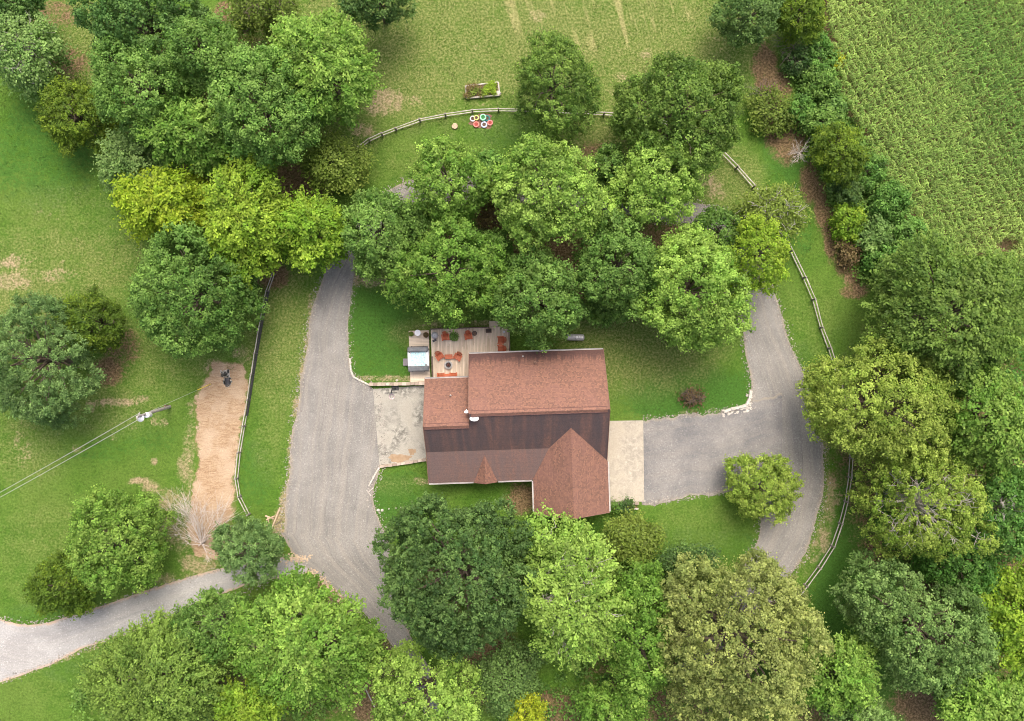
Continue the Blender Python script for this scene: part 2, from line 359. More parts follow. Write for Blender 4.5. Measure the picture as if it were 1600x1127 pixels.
BARE = [(600, 150, 22, 16, .75), (592, 170, 24, 12, .75), (622, 155, 8, 22, .65), (650, 157, 16, 8, .6), (565, 205, 20, 12, .75), (840, 25, 14, 10, .6), (10, 412, 22, 8, .8), (30, 405, 30, 10, .6), (15, 440, 35, 14, .7), (90, 430, 40, 12, .6),
        (100, 405, 9, 7, .5), (65, 633, 12, 7, .9), (178, 629, 40, 7, .9), (143, 635, 8, 8, .9), (222, 622, 10, 6, .8), (118, 633, 8, 4, .7), (35, 705, 16, 30, .5), (120, 700, 12, 9, .6), (240, 658, 6, 8, .85), (255, 662, 9, 7, .75), (240, 722, 5, 6, .85),
        (219, 752, 20, 5, .95), (235, 763, 14, 9, .9), (253, 766, 8, 4, .9), (178, 684, 5, 5, .6), (290, 735, 14, 30, .7), (297, 690, 12, 30, .6), (300, 650, 14, 30, .5), (210, 668, 6, 6, .6), (376, 556, 16, 16, .6), (335, 575, 16, 14, .8), (255, 790, 12, 9, .7), (270, 775, 14, 12, .7),
        (640, 728, 6, 5, .3), (655, 753, 16, 7, .6), (587, 440, 22, 9, .85), (605, 592, 55, 6, .75), (570, 592, 12, 5, .5), (710, 155, 8, 4, .5), (755, 165, 14, 6, .5), (1100, 283, 18, 14, .7), (1120, 300, 14, 14, .7), (1165, 60, 10, 9, .5), (1120, 60, 18, 8, .45), (1140, 80, 20, 12, .4),
        (1008, 84, 14, 9, .5), (970, 120, 14, 9, .5), (962, 145, 12, 9, .5), (1325, 437, 9, 10, .6), (1345, 450, 14, 9, .6), (1300, 760, 9, 16, .8), (1306, 780, 12, 14, .7), (1296, 800, 12, 20, .7), (1286, 840, 12, 24, .7), (1290, 700, 8, 20, .7), (1288, 670, 9, 12, .7), (1270, 870, 10, 12, .6), (1260, 895, 8, 12, .5),
        (1570, 383, 10, 10, .9), (1555, 390, 9, 8, .8), (300, 815, 60, 50, .7), (310, 880, 30, 20, .7), (255, 905, 26, 10, .7), (475, 915, 30, 12, .9), (520, 935, 22, 16, .9), (545, 958, 16, 14, .9), (120, 985, 26, 8, .5), (90, 1025, 30, 9, .6), (440, 820, 14, 26, .85), (560, 1060, 14, 20, .6),
        (930, 310, 10, 10, .5), (485, 520, 6, 60, .8), (476, 590, 5, 30, .6), (466, 628, 8, 7, .9), (460, 645, 5, 10, .6), (452, 720, 5, 40, .7), (444, 790, 8, 25, .9), (556, 420, 6, 26, .8), (545, 500, 4, 40, .5), (85, 1008, 90, 6, .35),
        (745, 75, 7, 5, .5), (360, 295, 40, 12, .4), (520, 160, 12, 8, .4), (1590, 640, 8, 8, .3), (1100, 642, 40, 5, .5), (870, 522, 9, 8, .35), (755, 505, 24, 6, .7), (690, 508, 40, 6, .6)]
BROWN = [(460, 290, 50, 28, .95), (470, 275, 40, 20, .9), (425, 430, 24, 20, .95), (350, 18, 12, 16, .9), (110, 100, 30, 26, .6), (85, 25, 40, 24, .6), (205, 170, 20, 20, .8), (170, 580, 26, 20, .85), (190, 545, 30, 30, .6), (960, 330, 40, 18, .95), (900, 390, 40, 30, .95), (890, 430, 40, 30, .9), (770, 340, 22, 18, .95), (820, 390, 60, 20, .9),
         (910, 455, 14, 12, .7), (1195, 105, 18, 32, .95), (1210, 140, 22, 30, .95), (1230, 210, 30, 40, .9), (1265, 285, 14, 30, .95), (1282, 320, 10, 36, .95), (1298, 365, 10, 40, .95), (1318, 410, 12, 22, .9), (1332, 432, 12, 16, .85), (1335, 455, 20, 12, .8), (1345, 640, 25, 30, .6), (1290, 665, 12, 20, .6),
         (760, 1000, 40, 36, .6), (775, 1050, 50, 50, .9), (860, 1110, 60, 30, .8), (570, 1095, 18, 35, .95), (550, 1060, 20, 24, .8), (600, 1030, 20, 30, .7), (930, 250, 30, 26, .8), (1365, 870, 14, 40, .8), (1460, 1100, 60, 34, .95), (1290, 1120, 60, 20, .7), (1030, 370, 40, 20, .8), (1160, 420, 24, 40, .6), (700, 380, 60, 30, .8), (800, 320, 40, 30, .7),
         (1470, 700, 150, 200, .7), (1520, 930, 90, 150, .8), (400, 1050, 170, 90, .6), (1050, 1050, 120, 120, .7), (340, 180, 130, 130, .7), (815, 780, 24, 22, .9), (500, 930, 40, 20, .6), (1400, 330, 60, 120, .5), (700, 930, 70, 70, .5), (30, 560, 100, 80, .4)]
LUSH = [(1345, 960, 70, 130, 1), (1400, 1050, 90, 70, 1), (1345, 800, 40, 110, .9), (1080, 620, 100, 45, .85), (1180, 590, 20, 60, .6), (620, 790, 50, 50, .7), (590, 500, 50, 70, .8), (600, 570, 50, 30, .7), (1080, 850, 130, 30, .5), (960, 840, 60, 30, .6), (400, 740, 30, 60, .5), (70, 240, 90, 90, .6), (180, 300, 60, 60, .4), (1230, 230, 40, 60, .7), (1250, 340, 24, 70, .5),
        (780, 200, 60, 25, .6), (690, 210, 60, 25, .4), (150, 680, 140, 50, .45), (150, 760, 120, 50, .3), (260, 610, 60, 40, .3), (60, 960, 60, 20, .5), (120, 1050, 60, 20, .5), (1255, 590, 20, 60, .6), (1320, 560, 40, 70, .4), (810, 225, 60, 20, .5), (1150, 130, 20, 30, .5), (580, 1095, 9, 20, .5), (1390, 1100, 60, 40, .8)]
def soft(u, v, lst, rs):
    a = np.zeros(u.shape)
    for (cu, cv, ru, rv, s) in lst:
        ru, rv = ru * 1.25, rv * 1.25
        d = ((u - cu) / ru) ** 2 + ((v - cv) / rv) ** 2
        a = np.maximum(a, s * np.clip(1.25 - d * 0.85, 0, 1))
    return a
CORN_EDGE = [(1284, -120), (1288, 40), (1300, 110), (1318, 170), (1345, 210), (1368, 260), (1385, 300), (1408, 335), (1440, 365), (1462, 395), (1500, 402), (1560, 398), (1600, 420), (1800, 470), (1800, -120)]
TRACKS = [([(60, 330), (85, 338), (108, 352), (120, 375), (124, 400)], 3, .62), ([(20, 322), (45, 335), (80, 332), (110, 322)], 3, .45), ([(0, 430), (30, 418), (60, 432), (100, 428)], 5, .5), ([(635, 113), (622, 125), (617, 142), (621, 158)], 3, .6), ([(610, 128), (640, 120), (660, 112)], 3, .4),
          ([(1170, 690), (1120, 640)], 2, .0), ([(35, 640), (80, 628), (110, 625)], 3, .45), ([(5, 720), (20, 700), (40, 640)], 4, .4), ([(486, 470), (474, 560), (466, 640), (455, 720), (440, 800)], 4, .75), ([(556, 415), (546, 460), (541, 520), (542, 560)], 3, .62), ([(1010, 654), (1060, 650), (1120, 643)], 3, .5), ([(1010, 788), (1060, 783), (1130, 770)], 3, .45),
          ([(1262, 600), (1282, 650), (1292, 700), (1296, 750), (1288, 800), (1268, 855), (1240, 900)], 5, .62), ([(1172, 560), (1176, 600)], 3, .55), ([(1215, 470), (1232, 520), (1252, 565)], 3, .5), ([(1196, 800), (1190, 840), (1168, 885)], 3, .5), ([(605, 835), (608, 870)], 3, .5), ([(580, 775), (592, 805)], 3, .5), ([(0, 1066), (75, 1042), (160, 1008), (240, 970)], 5, .6), ([(165, 944), (235, 918), (300, 898)], 5, .6), ([(560, 592), (660, 594)], 4, .7),
          ([(880, 190), (1000, 330)], 2, .0), ([(1218, 110), (1245, 230), (1270, 300), (1296, 380), (1325, 440)], 4, .45), ([(120, 1060), (60, 1110)], 3, .35), ([(300, 700), (300, 800)], 6, .6), ([(378, 690), (372, 770)], 5, .5)]
def build_ground():
    xs = np.arange(-75, 75.01, 0.4); ys = np.arange(-58, 58.01, 0.4)
    ext = [140, 260, 500, 1000]
    xs = np.concatenate([[-e for e in ext[::-1]], xs, ext]); ys = np.concatenate([[-e for e in ext[::-1]], ys, ext])
    X, Y = np.meshgrid(xs, ys); U = X / S + 800; V = 563.5 - Y / S
    nx, ny = len(xs), len(ys)
    co = np.stack([X, Y, np.zeros_like(X)], -1).reshape(-1, 3)
    i = (np.arange(ny - 1)[:, None] * nx + np.arange(nx - 1)[None]).ravel()
    f = np.stack([i, i + 1, i + 1 + nx, i + nx], 1)
    me = bpy.data.meshes.new('ground'); me.vertices.add(len(co)); me.vertices.foreach_set('co', co.ravel())
    me.loops.add(f.size); me.loops.foreach_set('vertex_index', f.ravel()); me.polygons.add(len(f)); me.polygons.foreach_set('loop_start', np.arange(0, f.size, 4)); me.update()
    rs = np.random.RandomState(3)
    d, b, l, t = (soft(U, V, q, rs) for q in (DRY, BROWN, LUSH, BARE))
    corn = inpoly(U, V, CORN_EDGE); b = np.where(corn, 0.75, b)
    st = np.clip(1.15 - ((U - 930) / 190) ** 2 - ((V - 5) / 95) ** 2, 0, 1)
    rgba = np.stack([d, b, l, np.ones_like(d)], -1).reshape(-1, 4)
    for pts, wd, sg in TRACKS:
        dd = seg_dist(U, V, pts); t = np.maximum(t, sg * np.clip(1.3 - dd / wd, 0, 1))
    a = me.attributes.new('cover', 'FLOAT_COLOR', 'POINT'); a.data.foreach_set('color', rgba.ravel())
    for nm, q in (('bare', t), ('streak', st)):
        a = me.attributes.new(nm, 'FLOAT', 'POINT'); a.data.foreach_set('value', q.ravel())
    me.materials.append(M['grass']); o = bpy.data.objects.new('ground', me); COL.objects.link(o); tag(o, kind='structure')
build_ground()

# ---------------------------------------------------------------- driveway and roads
def resample(pts, n):
    p = np.array(pts, float)
    for _ in range(2):   # Chaikin
        q = np.empty((2 * len(p) - 2 + 2, 2)); q[0] = p[0]; q[-1] = p[-1]
        a = .75 * p[:-1] + .25 * p[1:]; b = .25 * p[:-1] + .75 * p[1:]
        q[1:-1] = np.stack([a, b], 1).reshape(-1, 2); p = q
    L = np.concatenate([[0], np.cumsum(np.hypot(*np.diff(p, axis=0).T))])
    t = np.linspace(0, L[-1], n); return np.stack([np.interp(t, L, p[:, k]) for k in (0, 1)], 1)
def wobble(n, rs, amp):
    w = np.zeros(n); t = np.arange(n)
    for k in (0.13, 0.31, 0.7, 1.7): w += np.sin(t * k + rs.rand() * 7) * amp * rs.rand() / (0.6 + k)
    return w + rs.randn(n) * amp * 0.22
def strip_data(A, B, z, n, m=12, amp=1.5, seed=1, endrim=False):
    rs = np.random.RandomState(seed); a = resample(A, n); b = resample(B, n)
    d = b - a; w = np.hypot(*d.T)[:, None]; dn = d / np.maximum(w, 1e-6)
    a = a + dn * wobble(n, rs, amp)[:, None]; b = b + dn * wobble(n, rs, amp)[:, None]
    t = np.linspace(0, 1, m)[None, :, None]; g = a[:, None] * (1 - t) + b[:, None] * t
    mid = (a + b) / 2; al = np.concatenate([[0], np.cumsum(np.hypot(*np.diff(mid, axis=0).T))]) * S
    cu = t[0, :, 0][None] * (w * S); rim = 1 - np.minimum(t[0, :, 0], 1 - t[0, :, 0])[None] * (w * S) / 0.9
    if endrim: rim = np.maximum(rim, 1 - np.minimum(al, al[-1] - al)[:, None] / 0.9)
    return g, np.broadcast_to(al[:, None], (n, m)), cu, np.clip(np.broadcast_to(rim, (n, m)), 0, 1), z
def link_strips(name, strips, m, kind='structure'):
    vs, fs, A, C, E = [], [], [], [], []
    for g, al, cu, rim, z in strips:
        b = len(vs); n, k, _ = g.shape
        for i in range(n):
            for j in range(k):
                p = P(g[i, j, 0], g[i, j, 1]); vs.append((p.x, p.y, z)); A.append(al[i, j]); C.append(cu[i, j]); E.append(rim[i, j])
        for i in range(n - 1):
            for j in range(k - 1):
                q = b + i * k + j; fs.append((q, q + 1, q + 1 + k, q + k))
    me = bpy.data.meshes.new(name); me.from_pydata(vs, [], fs)
    for nm, v in (('along', A), ('across', C), ('rim', E)): me.attributes.new(nm, 'FLOAT', 'POINT').data.foreach_set('value', v)
    bm = bmesh.new(); bm.from_mesh(me)
    for f in bm.faces:
        if f.normal.z < 0: f.normal_flip()
    bm.to_mesh(me); bm.free()
    me.materials.append(m); o = bpy.data.objects.new(name, me); COL.objects.link(o); tag(o, kind=kind); return o
OUTER = [(440, 842), (444, 800), (448, 765), (455, 710), (462, 650), (468, 610), (475, 560), (483, 510), (493, 468), (505, 432), (520, 405), (540, 370), (570, 330), (603, 298), (645, 280), (720, 274), (800, 280), (880, 290), (960, 300), (1050, 312), (1110, 320), (1150, 345), (1185, 395), (1210, 455), (1220, 495), (1234, 535), (1250, 570), (1264, 605), (1276, 650), (1285, 690), (1288, 740), (1285, 780), (1276, 820), (1262, 855), (1245, 885), (1220, 920), (1185, 965), (1130, 1015), (1060, 1060)]
INNER = [(607, 850), (602, 832), (588, 800), (579, 775), (590, 745), (600, 720), (597, 670), (592, 615), (575, 601), (550, 588), (545, 565), (543, 520), (547, 480), (551, 440), (560, 405), (578, 375), (605, 345), (645, 322), (710, 312), (800, 314), (900, 324), (960, 332), (1050, 346), (1095, 352), (1120, 375), (1145, 420), (1157, 470), (1158, 500), (1162, 530), (1168, 565), (1174, 600), (1172, 640), (1178, 700), (1178, 770), (1188, 800), (1190, 830), (1166, 880), (1130, 930), (1060, 990)]
DR = [strip_data(OUTER, INNER, 0.012, 420, 14, 2.0, 4),
      strip_data([(438, 832), (455, 868), (485, 893), (520, 915), (548, 942), (577, 965), (600, 992), (618, 1020), (640, 1062), (672, 1130), (700, 1200)],
                 [(608, 848), (609, 880), (618, 915), (630, 960), (643, 1000), (668, 1040), (700, 1090), (735, 1150), (760, 1200)], 0.016, 120, 12, 1.8, 8),
      ]
link_strips('driveway', DR, M['drive'])
PK = [strip_data([(1003, 655), (1040, 653), (1085, 649), (1125, 644), (1160, 634), (1200, 622), (1222, 616)],
                 [(1003, 786), (1030, 788), (1060, 780), (1100, 775), (1140, 767), (1180, 756), (1222, 750)], 0.020, 90, 14, 2.0, 12)]
link_strips('parking_area', PK, M['fresh'])
link_strips('gravel_road', [strip_data([(-220, 985), (-60, 968), (0, 966), (20, 974), (60, 977), (110, 962), (165, 946), (235, 920), (300, 900), (345, 888), (400, 878), (440, 866), (480, 874)],
                                       [(-220, 1120), (-60, 1085), (0, 1066), (75, 1040), (125, 1016), (170, 1002), (215, 985), (260, 965), (320, 940), (385, 914), (440, 904), (470, 898), (484, 892)], 0.008, 150, 12, 1.2, 21)], M['road'])
link_strips('straw_strip', [strip_data([(330, 560), (318, 590), (306, 625), (304, 660), (305, 700), (303, 745), (296, 790), (292, 830), (300, 870)],
                                       [(378, 568), (392, 592), (388, 625), (381, 660), (375, 700), (368, 745), (372, 790), (360, 830), (345, 880)], 0.008, 90, 12, 2.2, 31, True)], M['straw'])

# short grass tufts that roughen the lawn, and loose stones along the gravel edges
def lawn_tufts():
    rs = np.random.RandomState(44); n = 230000
    u = rs.uniform(-60, 1660, n); v = rs.uniform(-60, 1190, n)
    g = np.sin(u * .11 + 1.3 * np.sin(v * .05)) + np.sin(v * .13 + 1.7 * np.sin(u * .04)) + np.sin(u * .31 + v * .27) * .7 + np.sin(u * .23 - v * .37) * .7
    k = rs.rand(n) < np.clip(.45 + .2 * g, .08, 1)
    rd = np.array(OUTER + INNER[::-1], float)
    k &= ~inpoly(u, v, [tuple(p) for p in np.concatenate([resample(OUTER, 200), resample(INNER, 200)[::-1]])])
    for poly in ([(440, 840), (610, 845), (620, 920), (645, 1005), (760, 1200), (700, 1200), (600, 992), (485, 893)], [(-80, 966), (60, 975), (300, 898), (455, 865), (490, 893), (380, 918), (160, 1008), (-80, 1095)], [(1000, 650), (1220, 612), (1220, 755), (1000, 790)],
                 [(560, 598), (676, 598), (676, 718), (570, 732)], [(660, 545), (955, 540), (1008, 655), (1008, 786), (955, 815), (660, 760)], [(636, 514), (796, 510), (796, 600), (636, 600)], [(312, 575), (392, 580), (366, 770), (350, 870), (300, 860), (304, 660)], CORN_EDGE, [(735, 176), (775, 176), (775, 203), (735, 203)], [(727, 133), (778, 128), (781, 149), (729, 154)]):
        k &= ~inpoly(u, v, poly)
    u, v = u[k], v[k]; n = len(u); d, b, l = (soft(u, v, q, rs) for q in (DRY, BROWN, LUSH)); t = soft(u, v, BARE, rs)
    for pts, wd, sg in TRACKS: t = np.maximum(t, sg * np.clip(1.3 - seg_dist(u, v, pts) / wd, 0, 1))
    keep = (t < .45) & (b < .6); u, v, d, b, l, t = (q[keep] for q in (u, v, d, b, l, t)); n = len(u)
    st = np.clip(1.15 - ((u - 930) / 190) ** 2 - ((v - 5) / 95) ** 2, 0, 1)
    az = rs.uniform(0, 2 * PI, n); tl = rs.uniform(.35, 1.1, n); L = rs.uniform(.10, .24, n); W = L * rs.uniform(.3, .5, n)
    D = np.stack([np.cos(az) * np.sin(tl), np.sin(az) * np.sin(tl), np.cos(tl)], 1); B = np.stack([-np.sin(az), np.cos(az), 0 * az], 1); p = np.stack([(u - 800) * S, (563.5 - v) * S, 0 * u - .01], 1)
    V = np.stack([p - B * W[:, None] * .4, p + B * W[:, None] * .4, p + D * L[:, None] * .6 + B * W[:, None] * .5, p + D * L[:, None], ], 1).reshape(-1, 3).astype(np.float32)
    me = bpy.data.meshes.new('lawn_tufts'); me.vertices.add(4 * n); me.vertices.foreach_set('co', V.ravel()); me.loops.add(4 * n); me.loops.foreach_set('vertex_index', np.arange(4 * n)); me.polygons.add(n); me.polygons.foreach_set('loop_start', np.arange(0, 4 * n, 4))
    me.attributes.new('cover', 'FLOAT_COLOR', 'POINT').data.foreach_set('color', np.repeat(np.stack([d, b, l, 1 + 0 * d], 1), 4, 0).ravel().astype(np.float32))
    for nm, q in (('bare', t), ('streak', st)): me.attributes.new(nm, 'FLOAT', 'POINT').data.foreach_set('value', np.repeat(q, 4).astype(np.float32))
    me.update(); me.materials.append(M['grass']); o = bpy.data.objects.new('lawn_tufts', me); COL.objects.link(o); tag(o, kind='stuff')
lawn_tufts()
M['looseston'] = toned('loose_gravel', (0.17, 0.155, 0.14), (0.40, 0.37, 0.33), 6, 0.95)
def loose_gravel():
    rs = random.Random(12); mb = MB()
    def along(px, n, sd, u0=0.0, u1=1.0):
        q = resample(px, 400)
        for _ in range(n):
            f = rs.uniform(u0, u1) * 398; i = int(f); a = q[i] + (q[i + 1] - q[i]) * (f - i); dn = q[i + 1] - q[i]; nn = np.array([-dn[1], dn[0]]) / max(1e-6, np.hypot(*dn)); a = a + nn * rs.gauss(0, sd); s = rs.uniform(.04, .11) * rs.choice((.7, 1, 1, 1.3))
            if 1010 < a[0] < 1190 and 640 < a[1] < 775 and px is INNER: continue
            p = P(a[0], a[1]); mb.tone = rs.random() ** .8; mb.box((p.x, p.y, .02 + s * .2), (s, s * rs.uniform(.6, 1), s * .6), rs.uniform(0, 3))
    along(OUTER, 4200, 4.5); along(INNER, 3600, 4.2); along([(1003, 655), (1085, 649), (1160, 634)], 260, 2.4); along([(1003, 786), (1060, 780), (1140, 767)], 360, 2.6)
    along([(0, 966), (60, 977), (165, 946), (300, 900), (440, 866)], 600, 2.6); along([(0, 1066), (125, 1016), (260, 965), (440, 904)], 600, 3)
    along([(608, 848), (618, 915), (643, 1000)], 200, 2); along([(455, 868), (520, 915), (600, 992), (640, 1062)], 300, 3)
    tag(mb.build('loose_gravel', M['looseston']), kind='stuff')
loose_gravel()
# ---------------------------------------------------------------- vegetation
PAL = {  # leaf colour range (linear)
 'green': ((0.062, 0.135, 0.028), (0.170, 0.270, 0.080)), 'bright': ((0.090, 0.180, 0.030), (0.235, 0.335, 0.090)),
 'yellow': ((0.160, 0.245, 0.018), (0.320, 0.370, 0.045)), 'lime': ((0.105, 0.195, 0.020), (0.220, 0.295, 0.042)),
 'dark': ((0.040, 0.088, 0.028), (0.115, 0.185, 0.066)), 'blue': ((0.056, 0.125, 0.036), (0.150, 0.245, 0.082)),
 'olive': ((0.078, 0.122, 0.022), (0.158, 0.205, 0.050)), 'tan': ((0.118, 0.152, 0.050), (0.250, 0.272, 0.112)),
 'greyg': ((0.085, 0.155, 0.048), (0.205, 0.295, 0.120)), 'cedar': ((0.062, 0.110, 0.014), (0.140, 0.195, 0.022)),
 'pine': ((0.070, 0.130, 0.048), (0.170, 0.255, 0.112)), 'brownleaf': ((0.100, 0.065, 0.045), (0.170, 0.130, 0.070)),
 'goldleaf': ((0.20, 0.26, 0.02), (0.36, 0.36, 0.04)), 'emerald': ((0.050, 0.128, 0.026), (0.138, 0.250, 0.070)),
 'moss': ((0.120, 0.195, 0.030), (0.265, 0.325, 0.085)), 'deepolive': ((0.062, 0.120, 0.024), (0.160, 0.235, 0.060)),
}
WB = np.array([1.27, 1.31, 1.05])
for k, (a, b) in PAL.items(): a, b = tuple(np.array(a) * WB), tuple(np.array(b) * WB * (.98, 1.0, .92)); M['leaf_' + k] = leaf_material('leaf_' + k, a, b, 0.36)
LEAVES = 0
def nrm(a): return a / np.maximum(np.linalg.norm(a, axis=-1, keepdims=True), 1e-9)
def leaf_mesh(name, C, N, T, L, W, tone, hue, m, parent=None):
    global LEAVES
    LEAVES += len(C)
    N = nrm(N); T = nrm(T - (T * N).sum(-1, keepdims=True) * N); B = np.cross(N, T)
    L = L[:, None]; W = W[:, None]
    v = np.stack([C - T * L * .5, C + B * W * .5 + N * L * .06 + T * L * .05, C + T * L * .5 - N * L * .10, C - B * W * .5 + N * L * .06 + T * L * .05], 1).reshape(-1, 3).astype(np.float32)
    n = len(C); me = bpy.data.meshes.new(name)
    me.vertices.add(4 * n); me.vertices.foreach_set('co', v.ravel())
    me.loops.add(4 * n); me.loops.foreach_set('vertex_index', np.arange(4 * n)); me.polygons.add(n); me.polygons.foreach_set('loop_start', np.arange(0, 4 * n, 4))
    for nm, q in (('tone', tone), ('hue', hue)): me.attributes.new(nm, 'FLOAT', 'POINT').data.foreach_set('value', np.repeat(np.clip(q, 0, 1), 4).astype(np.float32))
    me.update(); me.materials.append(m); o = bpy.data.objects.new(name, me); COL.objects.link(o)
    if parent is not None: o.parent = parent
    return o
def fib(K, rs, zmin):
    i = np.arange(K) + .5; z = 1 - (1 - zmin) * i / K; a = i * 2.399963 + rs.rand() * 6.28
    d = np.stack([np.sqrt(1 - z * z) * np.cos(a), np.sqrt(1 - z * z) * np.sin(a), z], 1)
    return nrm(d + rs.randn(K, 3) * 0.16)
STY = {  # clump radius, clumps per square metre, leaves per clump, leaf length, leaf width, lobe scale
 'broad':   dict(cr=.42, dens=2.3, M=28, L=.23, W=.155, lobe=.36, spray=0),
 'coarse':  dict(cr=.48, dens=1.9, M=38, L=.225, W=.155, lobe=.34, spray=0),
 'fine':    dict(cr=.36, dens=2.9, M=25, L=.19, W=.13, lobe=.33, spray=0),
 'feather': dict(cr=.21, dens=1.45, M=32, L=.30, W=.17, lobe=.36, spray=1.35),
 'spiky':   dict(cr=.17, dens=1.35, M=38, L=.25, W=.14, lobe=.36, spray=1.9),
 'cedar':   dict(cr=.17, dens=2.4, M=24, L=.24, W=.12, lobe=.30, spray=.55),
 'pine':    dict(cr=.36, dens=1.5, M=36, L=.26, W=.10, lobe=.24, spray=0),
 'sparse':  dict(cr=.36, dens=1.5, M=15, L=.27, W=.17, lobe=.34, spray=.8),
}
def limbs(rs, mb, base, top, targets, r0, sub=0, twig=None):
    """trunk plus limbs reaching the targets"""
    base = Vector(base); top = Vector(top); n = 6
    pts = [base.lerp(top, i / n) + Vector((rs.randn() * .06, rs.randn() * .06, 0)) * (i > 0) for i in range(n + 1)]
    mb.tube(pts, [r0 * (1.25 if i == 0 else 1) * (1 - .75 * i / n) for i in range(n + 1)], 8)
    for q in targets:
        q = Vector(q); s = base.lerp(top, rs.uniform(.35, .85)); d = q - s
        if d.length < .4: continue
        mid = s + d * .5 + Vector((rs.randn() * .2, rs.randn() * .2, .12 * d.length)); rr = r0 * .38
        mb.tube([s, s.lerp(mid, .5) + Vector((0, 0, .05)), mid, q], [rr, rr * .8, rr * .55, rr * .2], 5)
        for _ in range(sub):
            st = q; g = (Vector((rs.randn(), rs.randn(), 1.1)) + d.normalized() * .5).normalized() * min(1.3, .16 * d.length + .25) * rs.uniform(.6, 1.0)
            for _ in range(2):
                a1 = st + g * .5 + Vector(rs.randn(3)) * .14; e = st + g + Vector(rs.randn(3)) * .28; mb.tube([st, a1, e], [.032, .024, .010], 4, False); st = a1
SEED = 100
def crown_arrays(rs, rx, ry, rz, style, full=1.0):
    p = STY[style]; R3 = np.array([rx, ry, rz]); mean = (rx * ry) ** .5
    lr0 = min(2.3, max(.55, p['lobe'] * mean)); K = int(np.clip((mean / lr0) ** 2 * 3.4 + 3, 6, 60))
    D = fib(K, rs, -.45); lc = D * R3 * np.where(D[:, 2:] > .55, rs.uniform(.72, .92, (K, 1)), rs.uniform(.50, .90, (K, 1))); lr = lr0 * np.where(D[:, 2] > .55, rs.uniform(.85, 1.15, K), rs.uniform(.50, 1.15, K))
    a = np.arctan2(D[:, 1], D[:, 0]); w = 1 + .11 * np.sin(2 * a + rs.rand() * 6) + .09 * np.sin(3 * a + rs.rand() * 6) + .06 * np.sin(5 * a + rs.rand() * 6); lc[:, :2] *= w[:, None]
    tp = np.stack([rs.uniform(-.28, .28, 4) * rx, rs.uniform(-.28, .28, 4) * ry, rs.uniform(.66, .80, 4) * rz], 1); tp[0] = (rs.randn() * .04 * rx, rs.randn() * .04 * ry, .74 * rz); lc = np.concatenate([lc, tp]); lr = np.concatenate([lr, lr0 * np.r_[1.1, rs.uniform(.8, 1.05, 3)]]); K += 4; E = max(3, K // 4); a = rs.uniform(0, 2 * PI, E); z = rs.uniform(-.3, .35, E); lc = np.concatenate([lc, np.stack([np.cos(a) * rx * .92, np.sin(a) * ry * .92, z * rz], 1)]); lr = np.concatenate([lr, lr0 * rs.uniform(.32, .55, E)]); K += E
    n = (4 * PI * lr ** 2 * p['dens'] * full).astype(int) + 3
    li = np.repeat(np.arange(K), n); d = nrm(rs.randn(len(li), 3))
    out = nrm(lc[li] / R3); keep = ((d * out).sum(1) > -.15) | (d[:, 2] > .25); li, d, out = li[keep], d[keep], out[keep]
    pos = lc[li] + d * lr[li][:, None] * rs.uniform(.72, 1.16, (len(li), 1)) * np.array([1, 1, .85])
    q = np.min(np.linalg.norm(pos[:, None] - lc[None], axis=2) / lr[None] + np.where(np.arange(K)[None] == li[:, None], 9, 0), axis=1)
    keep = q > .72; li, d, pos, out = li[keep], d[keep], pos[keep], out[keep]
    return p, lc, lr, li, d, pos, out
